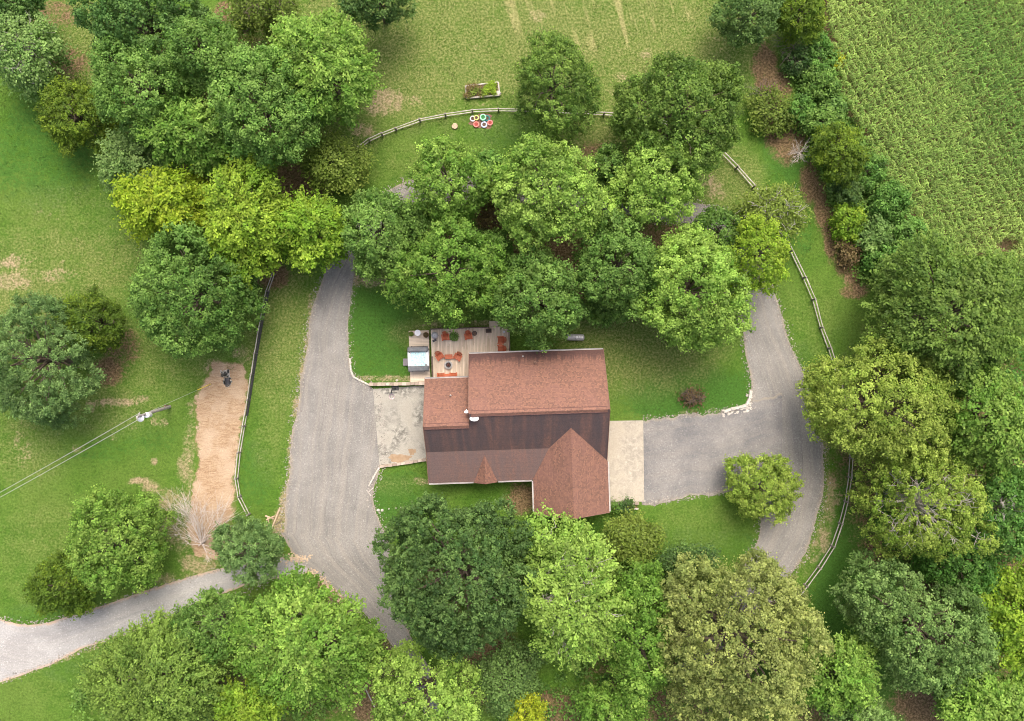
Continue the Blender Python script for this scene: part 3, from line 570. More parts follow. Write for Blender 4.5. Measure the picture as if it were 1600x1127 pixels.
def make_crown(rs, rx, ry, rz, style, pal, parent, center, full=1.0, hue0=.4, rot=0.0, leaf=1.0):
    p, lc, lr, li, d, pos, out = crown_arrays(rs, rx, ry, rz, style, full)
    n = len(pos); Mx = p['M']; tone0 = .5 + rs.randn(n) * .13 + rs.randn(len(lc))[li] * .07; hue_c = hue0 + rs.randn(n) * .22 + rs.randn(len(lc))[li] * .17
    i = np.repeat(np.arange(n), Mx); dd = d[i]
    if p['spray']:
        hor = pos * np.array([1, 1, .15]); hor = nrm(hor)
        ax = nrm(hor * .9 + d * .7 + rs.randn(n, 3) * .35 + (np.array([0, 0, .5]) if style == 'cedar' else np.array([0, 0, -.05])))
        t = rs.uniform(-.75, .45, len(i)); ln = (p['spray'] * rs.uniform(.6, 1.3, n))[i]
        C = pos[i] + ax[i] * (t * ln)[:, None] + rs.randn(len(i), 3) * (p['cr'] * (.75 - .45 * t))[:, None] * np.array([1, 1, .5])
        C[:, 2] -= .10 * (t + .4) ** 2 * ln
        N = np.array([0, 0, 1]) * .8 + dd * .35 + rs.randn(len(i), 3) * .42; T = ax[i] + rs.randn(len(i), 3) * .7
    elif style == 'pine':
        o = nrm(rs.randn(len(i), 3) + np.array([0, 0, .35])); C = pos[i] + o * (p['cr'] * rs.uniform(.4, 1, len(i)))[:, None]; T = o + rs.randn(len(i), 3) * .35; N = rs.randn(len(i), 3) * .45 + np.array([0, 0, .6]) + o * .5
    else:
        o = nrm(rs.randn(len(i), 3) + dd * .5 + np.array([0, 0, .45])); cr = p['cr'] * rs.uniform(.55, 1.35, n)[i]; C = pos[i] + o * (cr * rs.uniform(.45, 1.05, len(i)))[:, None]
        N = o * .75 + np.array([0, 0, .35]) + rs.randn(len(i), 3) * .34; T = rs.randn(len(i), 3) + dd * .3
    stray = rs.rand(len(i)) < .09; C[stray] += nrm(dd[stray] + rs.randn(stray.sum(), 3) * .5) * rs.uniform(.1, .65, (stray.sum(), 1))
    L = p['L'] * leaf * rs.uniform(.7, 1.3, len(i)); W = p['W'] * leaf * rs.uniform(.75, 1.25, len(i))
    if rot:
        c, s_ = math.cos(rot), math.sin(rot); Rm = np.array([[c, -s_, 0], [s_, c, 0], [0, 0, 1]])
        C = C @ Rm.T; N = N @ Rm.T; T = T @ Rm.T; lc = lc @ Rm.T
    o = leaf_mesh('crown', C + np.array(center), N, T, L, W, tone0[i] + rs.randn(len(i)) * .13, hue_c[i] + rs.randn(len(i)) * .14 + (.35 * t if style == 'spiky' else 0), M['leaf_' + pal], parent)
    return lc + np.array(center)
def tree(name, label, u, v, ru, rv, style, pal, h=None, rot=0.0, cat='tree', group=None, full=1.0, hue=.4, leaf=1.0, bark='bark', sub=0, rzk=.78):
    """u, v, ru, rv: the crown as the photo shows it; rot in degrees on the photo"""
    global SEED
    SEED += 1; rs = np.random.RandomState(SEED); rx, ry = ru * S, rv * S; mean = (rx * ry) ** .5
    if h is None: h = min(15, 2.2 + 1.75 * mean)
    low = style == 'cedar' or h < 3.2
    rz = (h * .5 - .15) if low else min(h * .47, mean * rzk + .9)
    zc = h - rz; k = 1 - (zc + rz * .2) / H; c = P(u, v, zc + rz * .2); rx *= k; ry *= k; shrink = .91; 
    t = thing(name, label, cat, (c.x, c.y, 0), 0, group)
    ctr = (0, 0, zc)
    lc = make_crown(rs, rx * shrink, ry * shrink, rz, style, pal, t, ctr, full, hue, R(-rot), leaf)
    mb = MB(); tg = lc[lc[:, 2] > zc - rz * .5]
    limbs(rs, mb, (0, 0, -.1), (rs.randn() * .15, rs.randn() * .15, zc + rz * .15), tg[:26], max(.05, .032 * h * (.75 + mean / 14)), sub)
    mb.build('trunk', M[bark], t, True)
    return t
def twig_tree(name, label, u, v, r, h, m, n=26, cat='tree', group=None, fan=None, start=.15, thick=.05, sub=5):
    global SEED
    SEED += 1; rs = np.random.RandomState(SEED); c = P(u, v, h * .5); t = thing(name, label, cat, (c.x, c.y, 0), 0, group); mb = MB(); mb.tube([(0, 0, -.1), (rs.randn() * .1, rs.randn() * .1, h * .45)], [thick * 1.6, thick], 6); bb = MB()
    for i in range(n):
        a = rs.uniform(0, 2 * PI) if fan is None or i % 8 == 0 else R(fan) + rs.randn() * .75; rr = r * S * rs.uniform(.5, 1.1) * (.5 if fan is not None and i % 8 == 0 else 1); e = Vector((math.cos(a) * rr, math.sin(a) * rr, h * rs.uniform(.45, 1.0))); s0 = Vector((0, 0, h * rs.uniform(start, .4)))
        mid = s0.lerp(e, .5) + Vector(rs.randn(3)) * rr * .10 + Vector((0, 0, h * .08)); q = [s0, s0.lerp(mid, .5), mid, mid.lerp(e, .5) + Vector(rs.randn(3)) * rr * .05, e]
        bb.tube(q, [thick * w for w in (.8, .7, .5, .36, .15)], 5, False)
        for j in range(sub):
            f = rs.uniform(.3, .95); p0 = mid.lerp(e, (f - .3) / .7) if f > .4 else s0.lerp(mid, f * 2); d = (e - s0).normalized() * rr * rs.uniform(.18, .4) + Vector(rs.randn(3)) * rr * .16
            bb.tube([p0, p0 + d * .5 + Vector(rs.randn(3)) * .03, p0 + d], [thick * .36, thick * .25, thick * .12], 4, False)
    mb.build('trunk', m, t, True); bb.build('branches', m, t, True); return t
def undergrowth(name, poly, hmax, pal, dens, leaf, seed, holes=(), hue=.4, cr=.4, Mx=14):
    """low brush that covers the ground as one mass"""
    rs = np.random.RandomState(seed); p = np.array(poly, float); lo, hi = p.min(0), p.max(0); area = np.prod(hi - lo) * S * S; n = int(area * dens)
    u = rs.uniform(lo[0], hi[0], n); v = rs.uniform(lo[1], hi[1], n); k = inpoly(u, v, poly); u, v = u[k], v[k]
    gx = np.sin(u * .085 + seed) + np.sin(v * .11 + u * .03) + np.sin(u * .19 - v * .16 + 2 * seed); hz = hmax * np.clip(.45 + .2 * gx + rs.randn(len(u)) * .15, .05, 1)
    C0 = np.stack([(u - 800) * S, (563.5 - v) * S, hz], 1); i = np.repeat(np.arange(len(C0)), Mx); C = C0[i] + rs.randn(len(i), 3) * cr * np.array([.7, .7, .5]); C[:, 2] = np.maximum(C[:, 2], .05)
    N = np.array([0, 0, .9]) + rs.randn(len(i), 3) * .45; T = rs.randn(len(i), 3)
    tone = (.5 + rs.randn(len(C0)) * .13)[i] + rs.randn(len(i)) * .12; hu = (hue + .1 * gx + rs.randn(len(C0)) * .15)[i] + rs.randn(len(i)) * .1
    o = leaf_mesh(name, C, N, T, leaf * rs.uniform(.7, 1.3, len(i)), leaf * .66 * rs.uniform(.75, 1.25, len(i)), tone, hu, M['leaf_' + pal]); tag(o, kind='stuff'); return o
B, C_, F, FE, SP, CE, PI_, SPA = 'broad', 'coarse', 'fine', 'feather', 'spiky', 'cedar', 'pine', 'sparse'
BT = 'broadleaf_tree'
TREES = [
 # upper left grove
 (BT, 'loose grey-green willowy tree at the upper left corner above the mown lawn', 35, 75, 62, 66, SPA, 'greyg', 8, {'sub': 4, 'bark': 'palebark', 'full': 1.3}),
 (BT, 'dark blue-green crown cut off by the very top left corner of the photo', 18, 2, 50, 26, B, 'blue', 8, {}),
 ('cedar_tree', 'bushy yellow-olive cedar west of the upper left grove, beside the lawn', 118, 182, 64, 62, CE, 'cedar', 7, {'rot': 30}),
 (BT, 'bluish green crown at the top edge of the upper left grove', 220, 30, 105, 55, B, 'blue', 12, {'hue': .25}),
 (BT, 'large mid-green oak with pale tips on the west side of the upper left grove', 225, 135, 80, 78, C_, 'green', 13, {'hue': .55}),
 (BT, 'green crown between the pale-tipped oak and the tallest round crown of the grove', 320, 85, 62, 60, C_, 'green', 13.5, {'hue': .45}),
 (BT, 'biggest round mid-green crown at the centre of the upper left grove', 408, 165, 84, 98, C_, 'green', 15, {'hue': .6}),
 (BT, 'fresh green feathery tree with yellowish tips on the east side of the upper left grove', 505, 110, 80, 92, FE, 'bright', 12.5, {'hue': .35}),
 (BT, 'soft feathery light green tree under the big round crown of the grove', 295, 205, 72, 62, FE, 'bright', 12, {'hue': .3}),
 (BT, 'pale blue-green feathery tree at the lower west edge of the grove', 208, 258, 50, 52, SP, 'greyg', 9, {'hue': .5}),
 (BT, 'sparse brownish olive tree at the top edge right of the upper left grove', 408, 8, 52, 46, SPA, 'olive', 8, {'sub': 4}),
 (BT, 'brightest golden yellow-green tree below the upper left grove', 255, 315, 76, 56, FE, 'yellow', 10.5, {'hue': .4}),
 (BT, 'large yellow-green tree between the golden tree and the driveway bend', 384, 338, 66, 92, FE, 'lime', 11.5, {'hue': .55}),
 (BT, 'yellow-green tree arching over the top of the driveway left leg', 485, 358, 64, 58, FE, 'lime', 10, {'hue': .3}),
 (BT, 'dense rounded dark green maple standing alone west of the left fence', 302, 458, 100, 98, C_, 'green', 11.5, {'hue': .4}),
 (BT, 'low sparse olive tree at the west end of the back fence', 520, 258, 54, 44, SPA, 'olive', 5.5, {'hue': .6, 'full': 1.5}),
 # back lawn
 (BT, 'round dark green tree cut by the top edge above the back lawn', 590, -5, 56, 44, B, 'dark', 9, {'hue': .6}),
 (BT, 'tall dusky green tree beside the raised garden bed on the back fence', 868, 135, 70, 78, F, 'deepolive', 11, {'hue': .4}),
 (BT, 'wide spreading dark green oak on the back fence with pale green tips on its right', 1060, 178, 100, 104, C_, 'deepolive', 13, {'hue': .45, 'sub': 1}),
 # loop island
 (BT, 'large bright light-green maple in the middle of the driveway loop', 858, 296, 88, 92, C_, 'bright', 12.5, {'hue': .6}),
 (BT, 'round bright green maple at the top left of the driveway loop', 702, 288, 66, 64, C_, 'bright', 10.5, {'hue': .35}),
 (BT, 'round yellowish bright maple at the top right of the driveway loop', 1032, 282, 78, 62, C_, 'bright', 11, {'hue': .75}),
 (BT, 'mid-green maple beside the narrow bend of the driveway left leg', 592, 368, 60, 70, C_, 'green', 9.5, {'hue': .65}),
 (BT, 'broad mid-green maple above the hot tub deck', 703, 424, 86, 84, C_, 'bright', 11.5, {'hue': .15}),
 (BT, 'dark green maple overhanging the north side of the house roof', 838, 468, 70, 78, C_, 'green', 10.5, {'hue': .5}),
 (BT, 'greyish green maple between the house and the bright loop maples', 965, 418, 64, 82, B, 'green', 11, {'hue': .45}),
 (BT, 'large bright yellowish-green maple beside the right leg of the driveway', 1080, 455, 82, 98, C_, 'bright', 11.5, {'hue': .65}),
 (BT, 'yellow leaning tree over the right leg of the driveway loop', 1184, 398, 42, 72, F, 'lime', 9.5, {'hue': .6}),
 (BT, 'thin golden-olive tree growing through the right fence', 1205, 336, 58, 44, SPA, 'olive', 7, {'hue': .75, 'sub': 5, 'bark': 'palebark', 'full': 1.5}),
 (BT, 'small dark understory tree below the yellowish maple of the loop', 1120, 360, 50, 34, B, 'green', 6, {'hue': .25}),
 (BT, 'small dark tree filling the gap between three loop maples, left of centre', 765, 405, 40, 44, B, 'green', 6.5, {'hue': .3}),
 (BT, 'small shaded tree right of the top left loop maple', 765, 268, 28, 40, B, 'green', 6, {'hue': .35}),
 (BT, 'small dark tree between the big central maple and the yellowish loop maple', 955, 262, 26, 38, B, 'green', 6.5, {'hue': .4}),
 (BT, 'low dark understory tree right of the maple overhanging the roof', 945, 478, 34, 28, B, 'green', 4, {'hue': .4}),
 (BT, 'small green tree left of the maple above the deck, beside the driveway bend', 648, 352, 34, 34, B, 'green', 6.5, {'hue': .5}),
 # corn field edge
 (BT, 'dark blue-green tree at the top edge left of the corn field', 1170, 22, 54, 44, B, 'dark', 7.5, {'hue': .8}),
 ('cedar_tree', 'olive-yellow cedar at the top edge beside the corn field', 1250, 22, 44, 40, CE, 'cedar', 7.0, {}),
 ('cedar_tree', 'rounded olive cedar in the middle of the hedgerow beside the corn', 1312, 240, 44, 48, CE, 'cedar', 6.5, {}),
 # right wood
 (BT, 'huge dark olive-green crown below the corn field at the right edge', 1490, 492, 132, 112, FE, 'deepolive', 14, {'hue': .6}),
 (BT, 'large round yellow-green maple overhanging the right fence', 1384, 634, 124, 100, C_, 'moss', 12.5, {'hue': .7, 'leaf': .95}),
 (BT, 'yellowish green crown behind the round maple at the right edge', 1545, 662, 70, 82, FE, 'bright', 12.5, {'hue': .5}),
 (BT, 'olive-green crown with bare pale twigs in the middle of the right wood', 1445, 790, 100, 98, F, 'moss', 13, {'hue': .4, 'sub': 5, 'bark': 'palebark', 'full': .75}),
 (BT, 'deep green crown at the right edge beside the twiggy olive crown', 1572, 800, 52, 80, B, 'emerald', 11, {'hue': .3}),
 (BT, 'large oval blue-green crown on the lawn at the lower right', 1440, 978, 152, 76, B, 'greyg', 12, {'rot': 32, 'hue': .35}),
 (BT, 'bright yellow-green crown at the right edge above the bottom corner', 1588, 965, 60, 84, FE, 'lime', 10.5, {'hue': .4}),
 (BT, 'bright green crown in the bottom right corner', 1555, 1100, 80, 56, FE, 'bright', 10.5, {'hue': .4}),
 (BT, 'shaded green crown in the hollow of the right wood above the fallen log', 1500, 880, 60, 56, B, 'emerald', 7.5, {'hue': .15}),
 # bottom
 (BT, 'large dense dark green oak in front of the house', 724, 890, 118, 138, F, 'dark', 14, {'hue': .45, 'full': 1.15, 'leaf': 1.15}),
 (BT, 'light green half-bare tree with pale twigs right of the dark oak', 892, 930, 84, 116, FE, 'bright', 12.5, {'hue': .6, 'sub': 7, 'bark': 'palebark', 'full': .85}),
 (BT, 'mid-green crown squeezed between the half-bare tree and the tan oak', 1000, 1000, 46, 118, C_, 'bright', 10.5, {'hue': .15}),
 (BT, 'huge tan-olive oak at the bottom centre right', 1148, 1000, 138, 140, B, 'tan', 15, {'hue': .5}),
 (BT, 'small olive-yellow tree on the lawn below the garage gable', 990, 842, 46, 40, SPA, 'olive', 5.5, {'hue': .75, 'full': 1.6}),
 (BT, 'dark shaded tree behind the top of the tan oak', 1075, 880, 50, 24, SPA, 'dark', 6, {'full': 1.4}),
 (BT, 'light yellowish green round tree at the bottom edge below the dark oak', 668, 1092, 84, 76, C_, 'bright', 11.5, {'hue': .75}),
 (BT, 'small bright golden tree at the bottom edge centre', 825, 1112, 32, 26, F, 'goldleaf', 6, {'hue': .3}),
 (BT, 'dull dark bushy tree at the bottom edge beside the small golden tree', 795, 1062, 54, 60, SPA, 'dark', 5, {'full': 1.6, 'hue': .8}),
 (BT, 'fresh green feathery tree at the bottom edge right of the tan oak', 1308, 1052, 66, 60, FE, 'bright', 10.5, {'hue': .3}),
 (BT, 'greyish crown at the bottom edge between the feathery tree and the lawn', 1345, 1122, 56, 28, B, 'greyg', 8.5, {'hue': .5}),
 (BT, 'deep green crown at the bottom edge under the squeezed mid-green crown', 960, 1112, 60, 36, C_, 'bright', 8, {'hue': .1}),
 # bottom left
 (BT, 'large fresh green tree at the bottom left beside the driveway exit', 478, 1004, 122, 96, FE, 'bright', 12, {'hue': .25, 'sub': 3}),
 (BT, 'yellowish spiky tree with long drooping sprays at the lower left', 248, 1064, 112, 92, SP, 'deepolive', 11.5, {'hue': .75, 'full': 1.25}),
 (BT, 'green crown beside the pale road at the lower left', 335, 975, 66, 46, F, 'green', 9.5, {'hue': .45}),
 (BT, 'yellow-green crown at the bottom edge between the spiky tree and the fresh green tree', 395, 1098, 56, 44, FE, 'lime', 10.5, {'hue': .5}),
 ('pine_tree', 'bluish pine at the driveway and pale road junction', 387, 862, 62, 50, PI_, 'pine', 8.5, {'rot': 20}),
 (BT, 'bright green dome-shaped maple above the pale road at the left', 184, 846, 88, 84, C_, 'bright', 9.5, {'hue': .4}),
 ('cedar_tree', 'dark olive cedar beside the pale road, left of the bright dome maple', 98, 916, 54, 54, CE, 'cedar', 7.5, {'hue': .05}),
 (BT, 'small orange-tinged green tree inside the right leg of the driveway', 1194, 764, 55, 59, F, 'moss', 6, {'hue': .45, 'full': 1.2}),
 # left
 ('pine_tree', 'large bluish-green pine at the left edge', 62, 562, 104, 108, PI_, 'pine', 10.5, {'full': 1.1}),
 ('cedar_tree', 'dark olive cedar crowded against the big pine at the left', 142, 502, 46, 56, CE, 'cedar', 8, {'hue': .1}),
]
for (nm, lab, u, v, ru, rv, sty, pal, h, kw) in TREES: tree(nm, lab, u, v, ru, rv, sty, pal, h, **kw)

SHRUBS = [
 ('round emerald bush under the olive cedar at the top of the hedgerow', 1282, 92, 22, 30, B, 'emerald', 2.6, .6),
 ('dark green bush in the hedgerow beside the brown leaf litter', 1248, 96, 20, 18, B, 'dark', 2.2, .3),
 ('leafy green bush bordering the corn beside the yellow flowering patch', 1285, 130, 30, 24, B, 'green', 2.4, .7),
 ('grey-blue bush half sunk in the hedgerow above the rounded cedar', 1303, 168, 16, 14, F, 'blue', 2.2, .6),
 ('teal green bush on the brown bank of the hedgerow', 1248, 170, 20, 18, B, 'emerald', 2.3, .5),
 ('dull brown-olive brush heap on the lawn side of the hedgerow', 1205, 175, 40, 34, SPA, 'olive', 2.2, .4),
 ('green vine-covered bush between the teal bush and the rounded cedar', 1285, 190, 30, 22, B, 'green', 2.6, .6),
 ('bright emerald bush right of the rounded cedar against the corn', 1358, 268, 24, 28, B, 'emerald', 2.8, .7),
 ('dark bush below the rounded cedar in the hedgerow', 1320, 300, 28, 18, B, 'dark', 2.6, .7),
 ('emerald bush at the widest part of the hedgerow against the corn', 1388, 315, 34, 26, B, 'emerald', 3.2, .5),
 ('olive-tinged bush on the brown bank at the widest part of the hedgerow', 1325, 345, 26, 28, B, 'lime', 2.6, .2),
 ('grey-green feathery bush in the middle of the lower hedgerow', 1366, 368, 30, 26, FE, 'greyg', 2.8, .2),
 ('bright leafy bush at the lower corn edge of the hedgerow', 1420, 368, 26, 32, B, 'emerald', 3.2, .8),
 ('vivid light green bush at the last tip of the hedgerow beside the corn', 1443, 388, 16, 14, B, 'bright', 2.2, .7),
 ('green bush at the foot of the hedgerow beside the huge olive crown', 1385, 408, 34, 24, B, 'emerald', 2.8, .3),
 ('small rusty bush at the lower end of the brown bank', 1325, 392, 16, 22, SPA, 'brownleaf', 1.6, .5),
]
for (lab, u, v, ru, rv, sty, pal, h, hue) in SHRUBS: tree('shrub', lab, u, v, ru, rv, sty, pal, h, cat='shrub', hue=hue, group='hedgerow bushes beside the corn')
tree('shrub', 'spiky burgundy-brown shrub alone on the lawn above the parking gravel', 1083, 622, 13, 11, SPA, 'brownleaf', 0.7, cat='shrub', hue=.2, sub=10, full=.5)
tree('flowering_weed', 'small yellow flowering patch at the corn edge of the hedgerow', 1304, 96, 8, 7, F, 'goldleaf', 1.2, cat='plant', hue=.9)
tree('shrub', 'small brown wilting shrub in the gap between loop maples', 770, 335, 22, 20, SPA, 'brownleaf', 2.5, cat='shrub', hue=.5, full=2, sub=4)

twig_tree('dead_tree', 'bare bleached dead tree at the end of the straw strip', 312, 852, 72, 3.6, M['deadwood'], 36, thick=.036, sub=11, fan=84)
twig_tree('dead_bush', 'bare purple-grey dead bush below the olive cedar at the top edge', 1240, 70, 38, 2.6, M['purpletwig'], 44, cat='bush', thick=.03, sub=8)
twig_tree('dead_bush', 'pale leafless twiggy bush on the brown bank above the rounded cedar', 1250, 238, 18, 1.6, M['deadwood'], 26, cat='bush', thick=.03, sub=6)
twig_tree('dead_bush', 'grey tangled leafless brush above the dull olive heap on the bank', 1192, 145, 24, 1.5, M['purpletwig'], 34, cat='bush', thick=.025, sub=7)
twig_tree('dead_tree', 'pale lichen-covered dead tree inside the right wood', 1545, 790, 26, 12.5, M['palebark'], 30, thick=.05, sub=9, start=.6)
twig_tree('dead_branch', 'small bare grey sapling leaning over the driveway exit', 545, 935, 16, 3.0, M['deadwood'], 9, cat='branch', thick=.03, sub=4)

undergrowth('hedgerow_brush', [(1238, 70), (1305, 75), (1318, 160), (1350, 205), (1385, 290), (1450, 385), (1400, 430), (1330, 440), (1310, 380), (1290, 300), (1262, 250), (1235, 190), (1225, 150), (1235, 110)], 1.9, 'green', 2.6, .30, 5, hue=.5)
undergrowth('wood_undergrowth', [(1370, 560), (1400, 730), (1355, 780), (1370, 880), (1430, 890), (1560, 960), (1600, 1060), (1490, 1070), (1470, 1127), (1700, 1160), (1700, 430), (1480, 430)], 3.0, 'emerald', 1.5, .34, 6, hue=.2)
undergrowth('bottom_undergrowth', [(850, 1060), (880, 1000), (960, 900), (1050, 900), (1280, 1000), (1340, 1127), (1340, 1190), (760, 1190), (800, 1110)], 2.4, 'green', 1.3, .32, 7, hue=.3)
undergrowth('corner_undergrowth', [(160, 1000), (300, 930), (440, 930), (560, 1040), (520, 1127), (520, 1190), (120, 1190), (120, 1060)], 2.4, 'green', 1.4, .32, 8, hue=.5)
undergrowth('grove_undergrowth', [(170, 60), (340, 10), (420, 60), (500, 60), (530, 180), (450, 250), (330, 260), (230, 230), (170, 160)], 2.2, 'green', 1.2, .32, 9, hue=.4)

# corn: one dense field nobody could count
def corn():
    rs = np.random.RandomState(77); ang = R(-62); e = np.array([math.cos(ang), math.sin(ang)]); q = np.array([-e[1], e[0]])
    poly = [((u - 800) * S, (563.5 - v) * S) for u, v in CORN_EDGE]; p = np.array(poly); c = p.mean(0)
    a, b = np.meshgrid(np.arange(-55, 55, .22), np.arange(-55, 55, .66)); a = a.ravel() + rs.randn(a.size) * .05; b = b.ravel() + rs.randn(b.size) * .05
    xy = c + a[:, None] * e + b[:, None] * q; k = inpoly(xy[:, 0], xy[:, 1], poly)
    k &= ~((((xy[:, 0] - (1563 - 800) * S) / .9) ** 2 + ((xy[:, 1] - (563.5 - 387) * S) / .8) ** 2) < 1)
    xy = xy[k]; n = len(xy); hgt = 2.1 + .25 * np.sin(xy[:, 0] * .5) + rs.randn(n) * .18
    lf = 14; i = np.repeat(np.arange(n), lf); m = len(i); j = np.tile(np.arange(lf), n)
    az = rs.uniform(0, 2 * PI, n)[i] + j * PI + rs.randn(m) * .55; z0 = hgt[i] * (.36 + .047 * j) ; ln = rs.uniform(.28, .60, m) * (1 - .03 * j); w = rs.uniform(.024, .044, m)
    d = np.stack([np.cos(az), np.sin(az), 0 * az], 1); s = np.stack([-np.sin(az), np.cos(az), 0 * az], 1); base = np.stack([xy[i, 0], xy[i, 1], z0], 1)
    ts = [0, .35, .7, 1.0]; zs = [0, .26, .22, -.08]; ws = [.7, 1, .75, .05]; V = []
    for t, z, ww in zip(ts, zs, ws):
        c0 = base + d * (ln * t)[:, None]; c0[:, 2] += z * ln
        tl = rs.randn(m) * .1
        V += [c0 - s * (w * ww)[:, None], c0 + s * (w * ww)[:, None]]
    V = np.stack(V, 1).reshape(-1, 3).astype(np.float32); b0 = (np.arange(m) * 8)[:, None]
    Fq = np.concatenate([b0 + np.array([[0, 1, 3, 2]]) + 2 * kk for kk in range(3)], 0)
    me = bpy.data.meshes.new('corn_field'); me.vertices.add(len(V)); me.vertices.foreach_set('co', V.ravel()); me.loops.add(Fq.size); me.loops.foreach_set('vertex_index', Fq.ravel()); me.polygons.add(len(Fq)); me.polygons.foreach_set('loop_start', np.arange(0, Fq.size, 4))
    # yellower towards the hedge side
    edge = np.clip(1 - seg_dist(xy[:, 0], xy[:, 1], poly[:12]) / 7, 0, 1)
    tone = (.5 + rs.randn(n) * .13 + .10 * np.sin(np.round((xy - c) @ q / .66) * 2.4))[i] + rs.randn(m) * .17; hue = (.30 + .4 * edge + .14 * np.sin(xy[:, 0] * .35 + xy[:, 1] * .22) + rs.randn(n) * .1)[i] + rs.randn(m) * .12
    for nm, vv in (('tone', tone), ('hue', hue)): me.attributes.new(nm, 'FLOAT', 'POINT').data.foreach_set('value', np.repeat(np.clip(vv, 0, 1), 8).astype(np.float32))
    me.update(); me.materials.append(leaf_material('corn_leaf', (0.100, 0.210, 0.036), (0.280, 0.375, 0.090), .28)); o = bpy.data.objects.new('corn_field', me); COL.objects.link(o); tag(o, kind='stuff')
corn()
# ---------------------------------------------------------------- the house (local axes: x = along the ridge, y = towards the back garden)
HA = R(1.91)
def LH(u, v, z=0.0):
    p = P(u, v, z); c, s = math.cos(HA), math.sin(HA)
    return Vector((p.x * c + p.y * s, -p.x * s + p.y * c, z))
def W2(e, n, z=0.0):
    c, s = math.cos(HA), math.sin(HA); return Vector((e * c - n * s, e * s + n * c, z))
house = thing('house', 'timber house with a reddish brown shingled roof between two concrete pads', 'house', (0, 0, 0), HA)
def walls():
    mb = MB(); th = .2
    def wall(a, b, z0, z1a, z1b=None):
        z1b = z1a if z1b is None else z1b; a, b = Vector((*a, 0)), Vector((*b, 0)); d = (b - a).normalized(); s = Vector((-d.y, d.x, 0)) * th / 2; mb.tone = random.random()
        vs = [a - s, b - s, b + s, a + s]; vs = [Vector((p.x, p.y, z0)) for p in vs] + [Vector((vs[0].x, vs[0].y, z1a)), Vector((vs[1].x, vs[1].y, z1b)), Vector((vs[2].x, vs[2].y, z1b)), Vector((vs[3].x, vs[3].y, z1a))]
        mb.add(vs, [(3, 2, 1, 0), (4, 5, 6, 7), (0, 1, 5, 4), (1, 2, 6, 5), (2, 3, 7, 6), (3, 0, 4, 7)])
    zA = lambda n: 3.0 + (0.8 - n) * .7774 if n > -4.86 else 7.4 + .86 * (n + 4.86)
    zB = lambda n: 3.0 + (-1.51 - n) * .7617 if n > -6 else (7.4 + .86 * (n + 4.86) if n > -8.63 else 4.158 + .44 * (n + 8.63))
    k = .22
    wall((-3.9, .4), (8.6, .4), 0, zA(.4) - k)
    for e, f in ((-3.9, zA), (8.6, zA)):
        wall((e, .3), (e, -4.86), 0, f(.3) - k, 7.4 - k); wall((e, -4.86), (e, -8.6), 0, 7.4 - k, f(-8.6) - k)
    wall((-8.2, -1.9), (-4.0, -1.9), 0, zB(-1.9) - k)
    wall((-8.2, -2.0), (-8.2, -6), 0, zB(-2.0) - k, 6.42 - k); wall((-8.2, -6), (-8.2, -8.6), 0, 6.42 - k, zB(-8.6) - k)
    wall((-8.1, -8.6), (2.1, -8.6), 0, zB(-8.6) - k)
    wall((2.1, -8.7), (2.1, -14.8), 0, 2.95); wall((8.7, -8.7), (8.7, -14.8), 0, 2.95)
    for a, b, za, zb in ((2.2, 5.4, 3.0, 5.65), (5.4, 8.6, 5.65, 3.0)): wall((a, -14.7), (b, -14.7), 0, za, zb)
    for e in (-8.2, -5.6, -.6, 1.5): mb.box((e, -11.5, 1.25), (.16, .16, 2.5))
    mb.build('wall', M['wall'], house)
walls()
def roof(name, top, m, th=.16): return MB().slab(top, th).build(name, m, house)
roof('roof_slope', [(-4.2, .8, 3.0), (9.0, .8, 3.0), (9.0, -4.86, 7.4), (-4.2, -4.86, 7.4)], M['shingle_drip'])
roof('roof_slope', [(-8.6, -1.51, 3.0), (-4.25, -1.51, 3.0), (-4.25, -6.0, 6.42), (-8.6, -6.0, 6.42)], M['shingle'])
roof('roof_slope', [(-8.6, -6.003, 6.418), (-4.203, -6.003, 6.418), (-4.2, -4.863, 7.397), (9.0, -4.863, 7.397), (9.0, -10.11, 2.884), (5.4, -6.61, 5.895), (3.32, -8.63, 4.158), (-8.6, -8.63, 4.158)], M['shingle_dark'])
roof('roof_slope', [(-8.6, -8.633, 4.156), (3.315, -8.633, 4.156), (1.69, -11.716, 2.798), (1.69, -11.83, 2.75), (-8.6, -11.83, 2.75)], M['shingle_mid'])
roof('roof_slope', [(5.4, -6.604, 5.905), (3.32, -8.625, 4.163), (1.7, -11.716, 2.806), (1.7, -15.25, 2.806), (5.4, -15.25, 5.905)], M['shingle_side'])
roof('roof_slope', [(5.402, -6.604, 5.905), (5.402, -15.25, 5.905), (9.1, -15.25, 2.806), (9.1, -10.22, 2.806)], M['shingle_side'])
dm = MB(); dm.slab([(-2.98, -9.1, 3.957), (-4.13, -11.86, 2.742), (-4.13, -11.95, 2.742), (-2.98, -11.95, 3.957)], .10); dm.build('dormer_roof', M['shingle_side'], house)
dm = MB(); dm.slab([(-2.978, -9.1, 3.957), (-2.978, -11.95, 3.957), (-1.83, -11.95, 2.742), (-1.83, -11.86, 2.742)], .10); dm.build('dormer_roof', M['shingle_side'], house)
dm = MB(); dm.add([(-3.9, -11.7, 2.6), (-2.06, -11.7, 2.6), (-2.98, -11.7, 3.72), (-3.9, -11.8, 2.6), (-2.06, -11.8, 2.6), (-2.98, -11.8, 3.72)], [(0, 1, 2), (5, 4, 3), (0, 3, 4, 1), (1, 4, 5, 2), (2, 5, 3, 0)]); dm.build('dormer_gable', M['wall'], house)
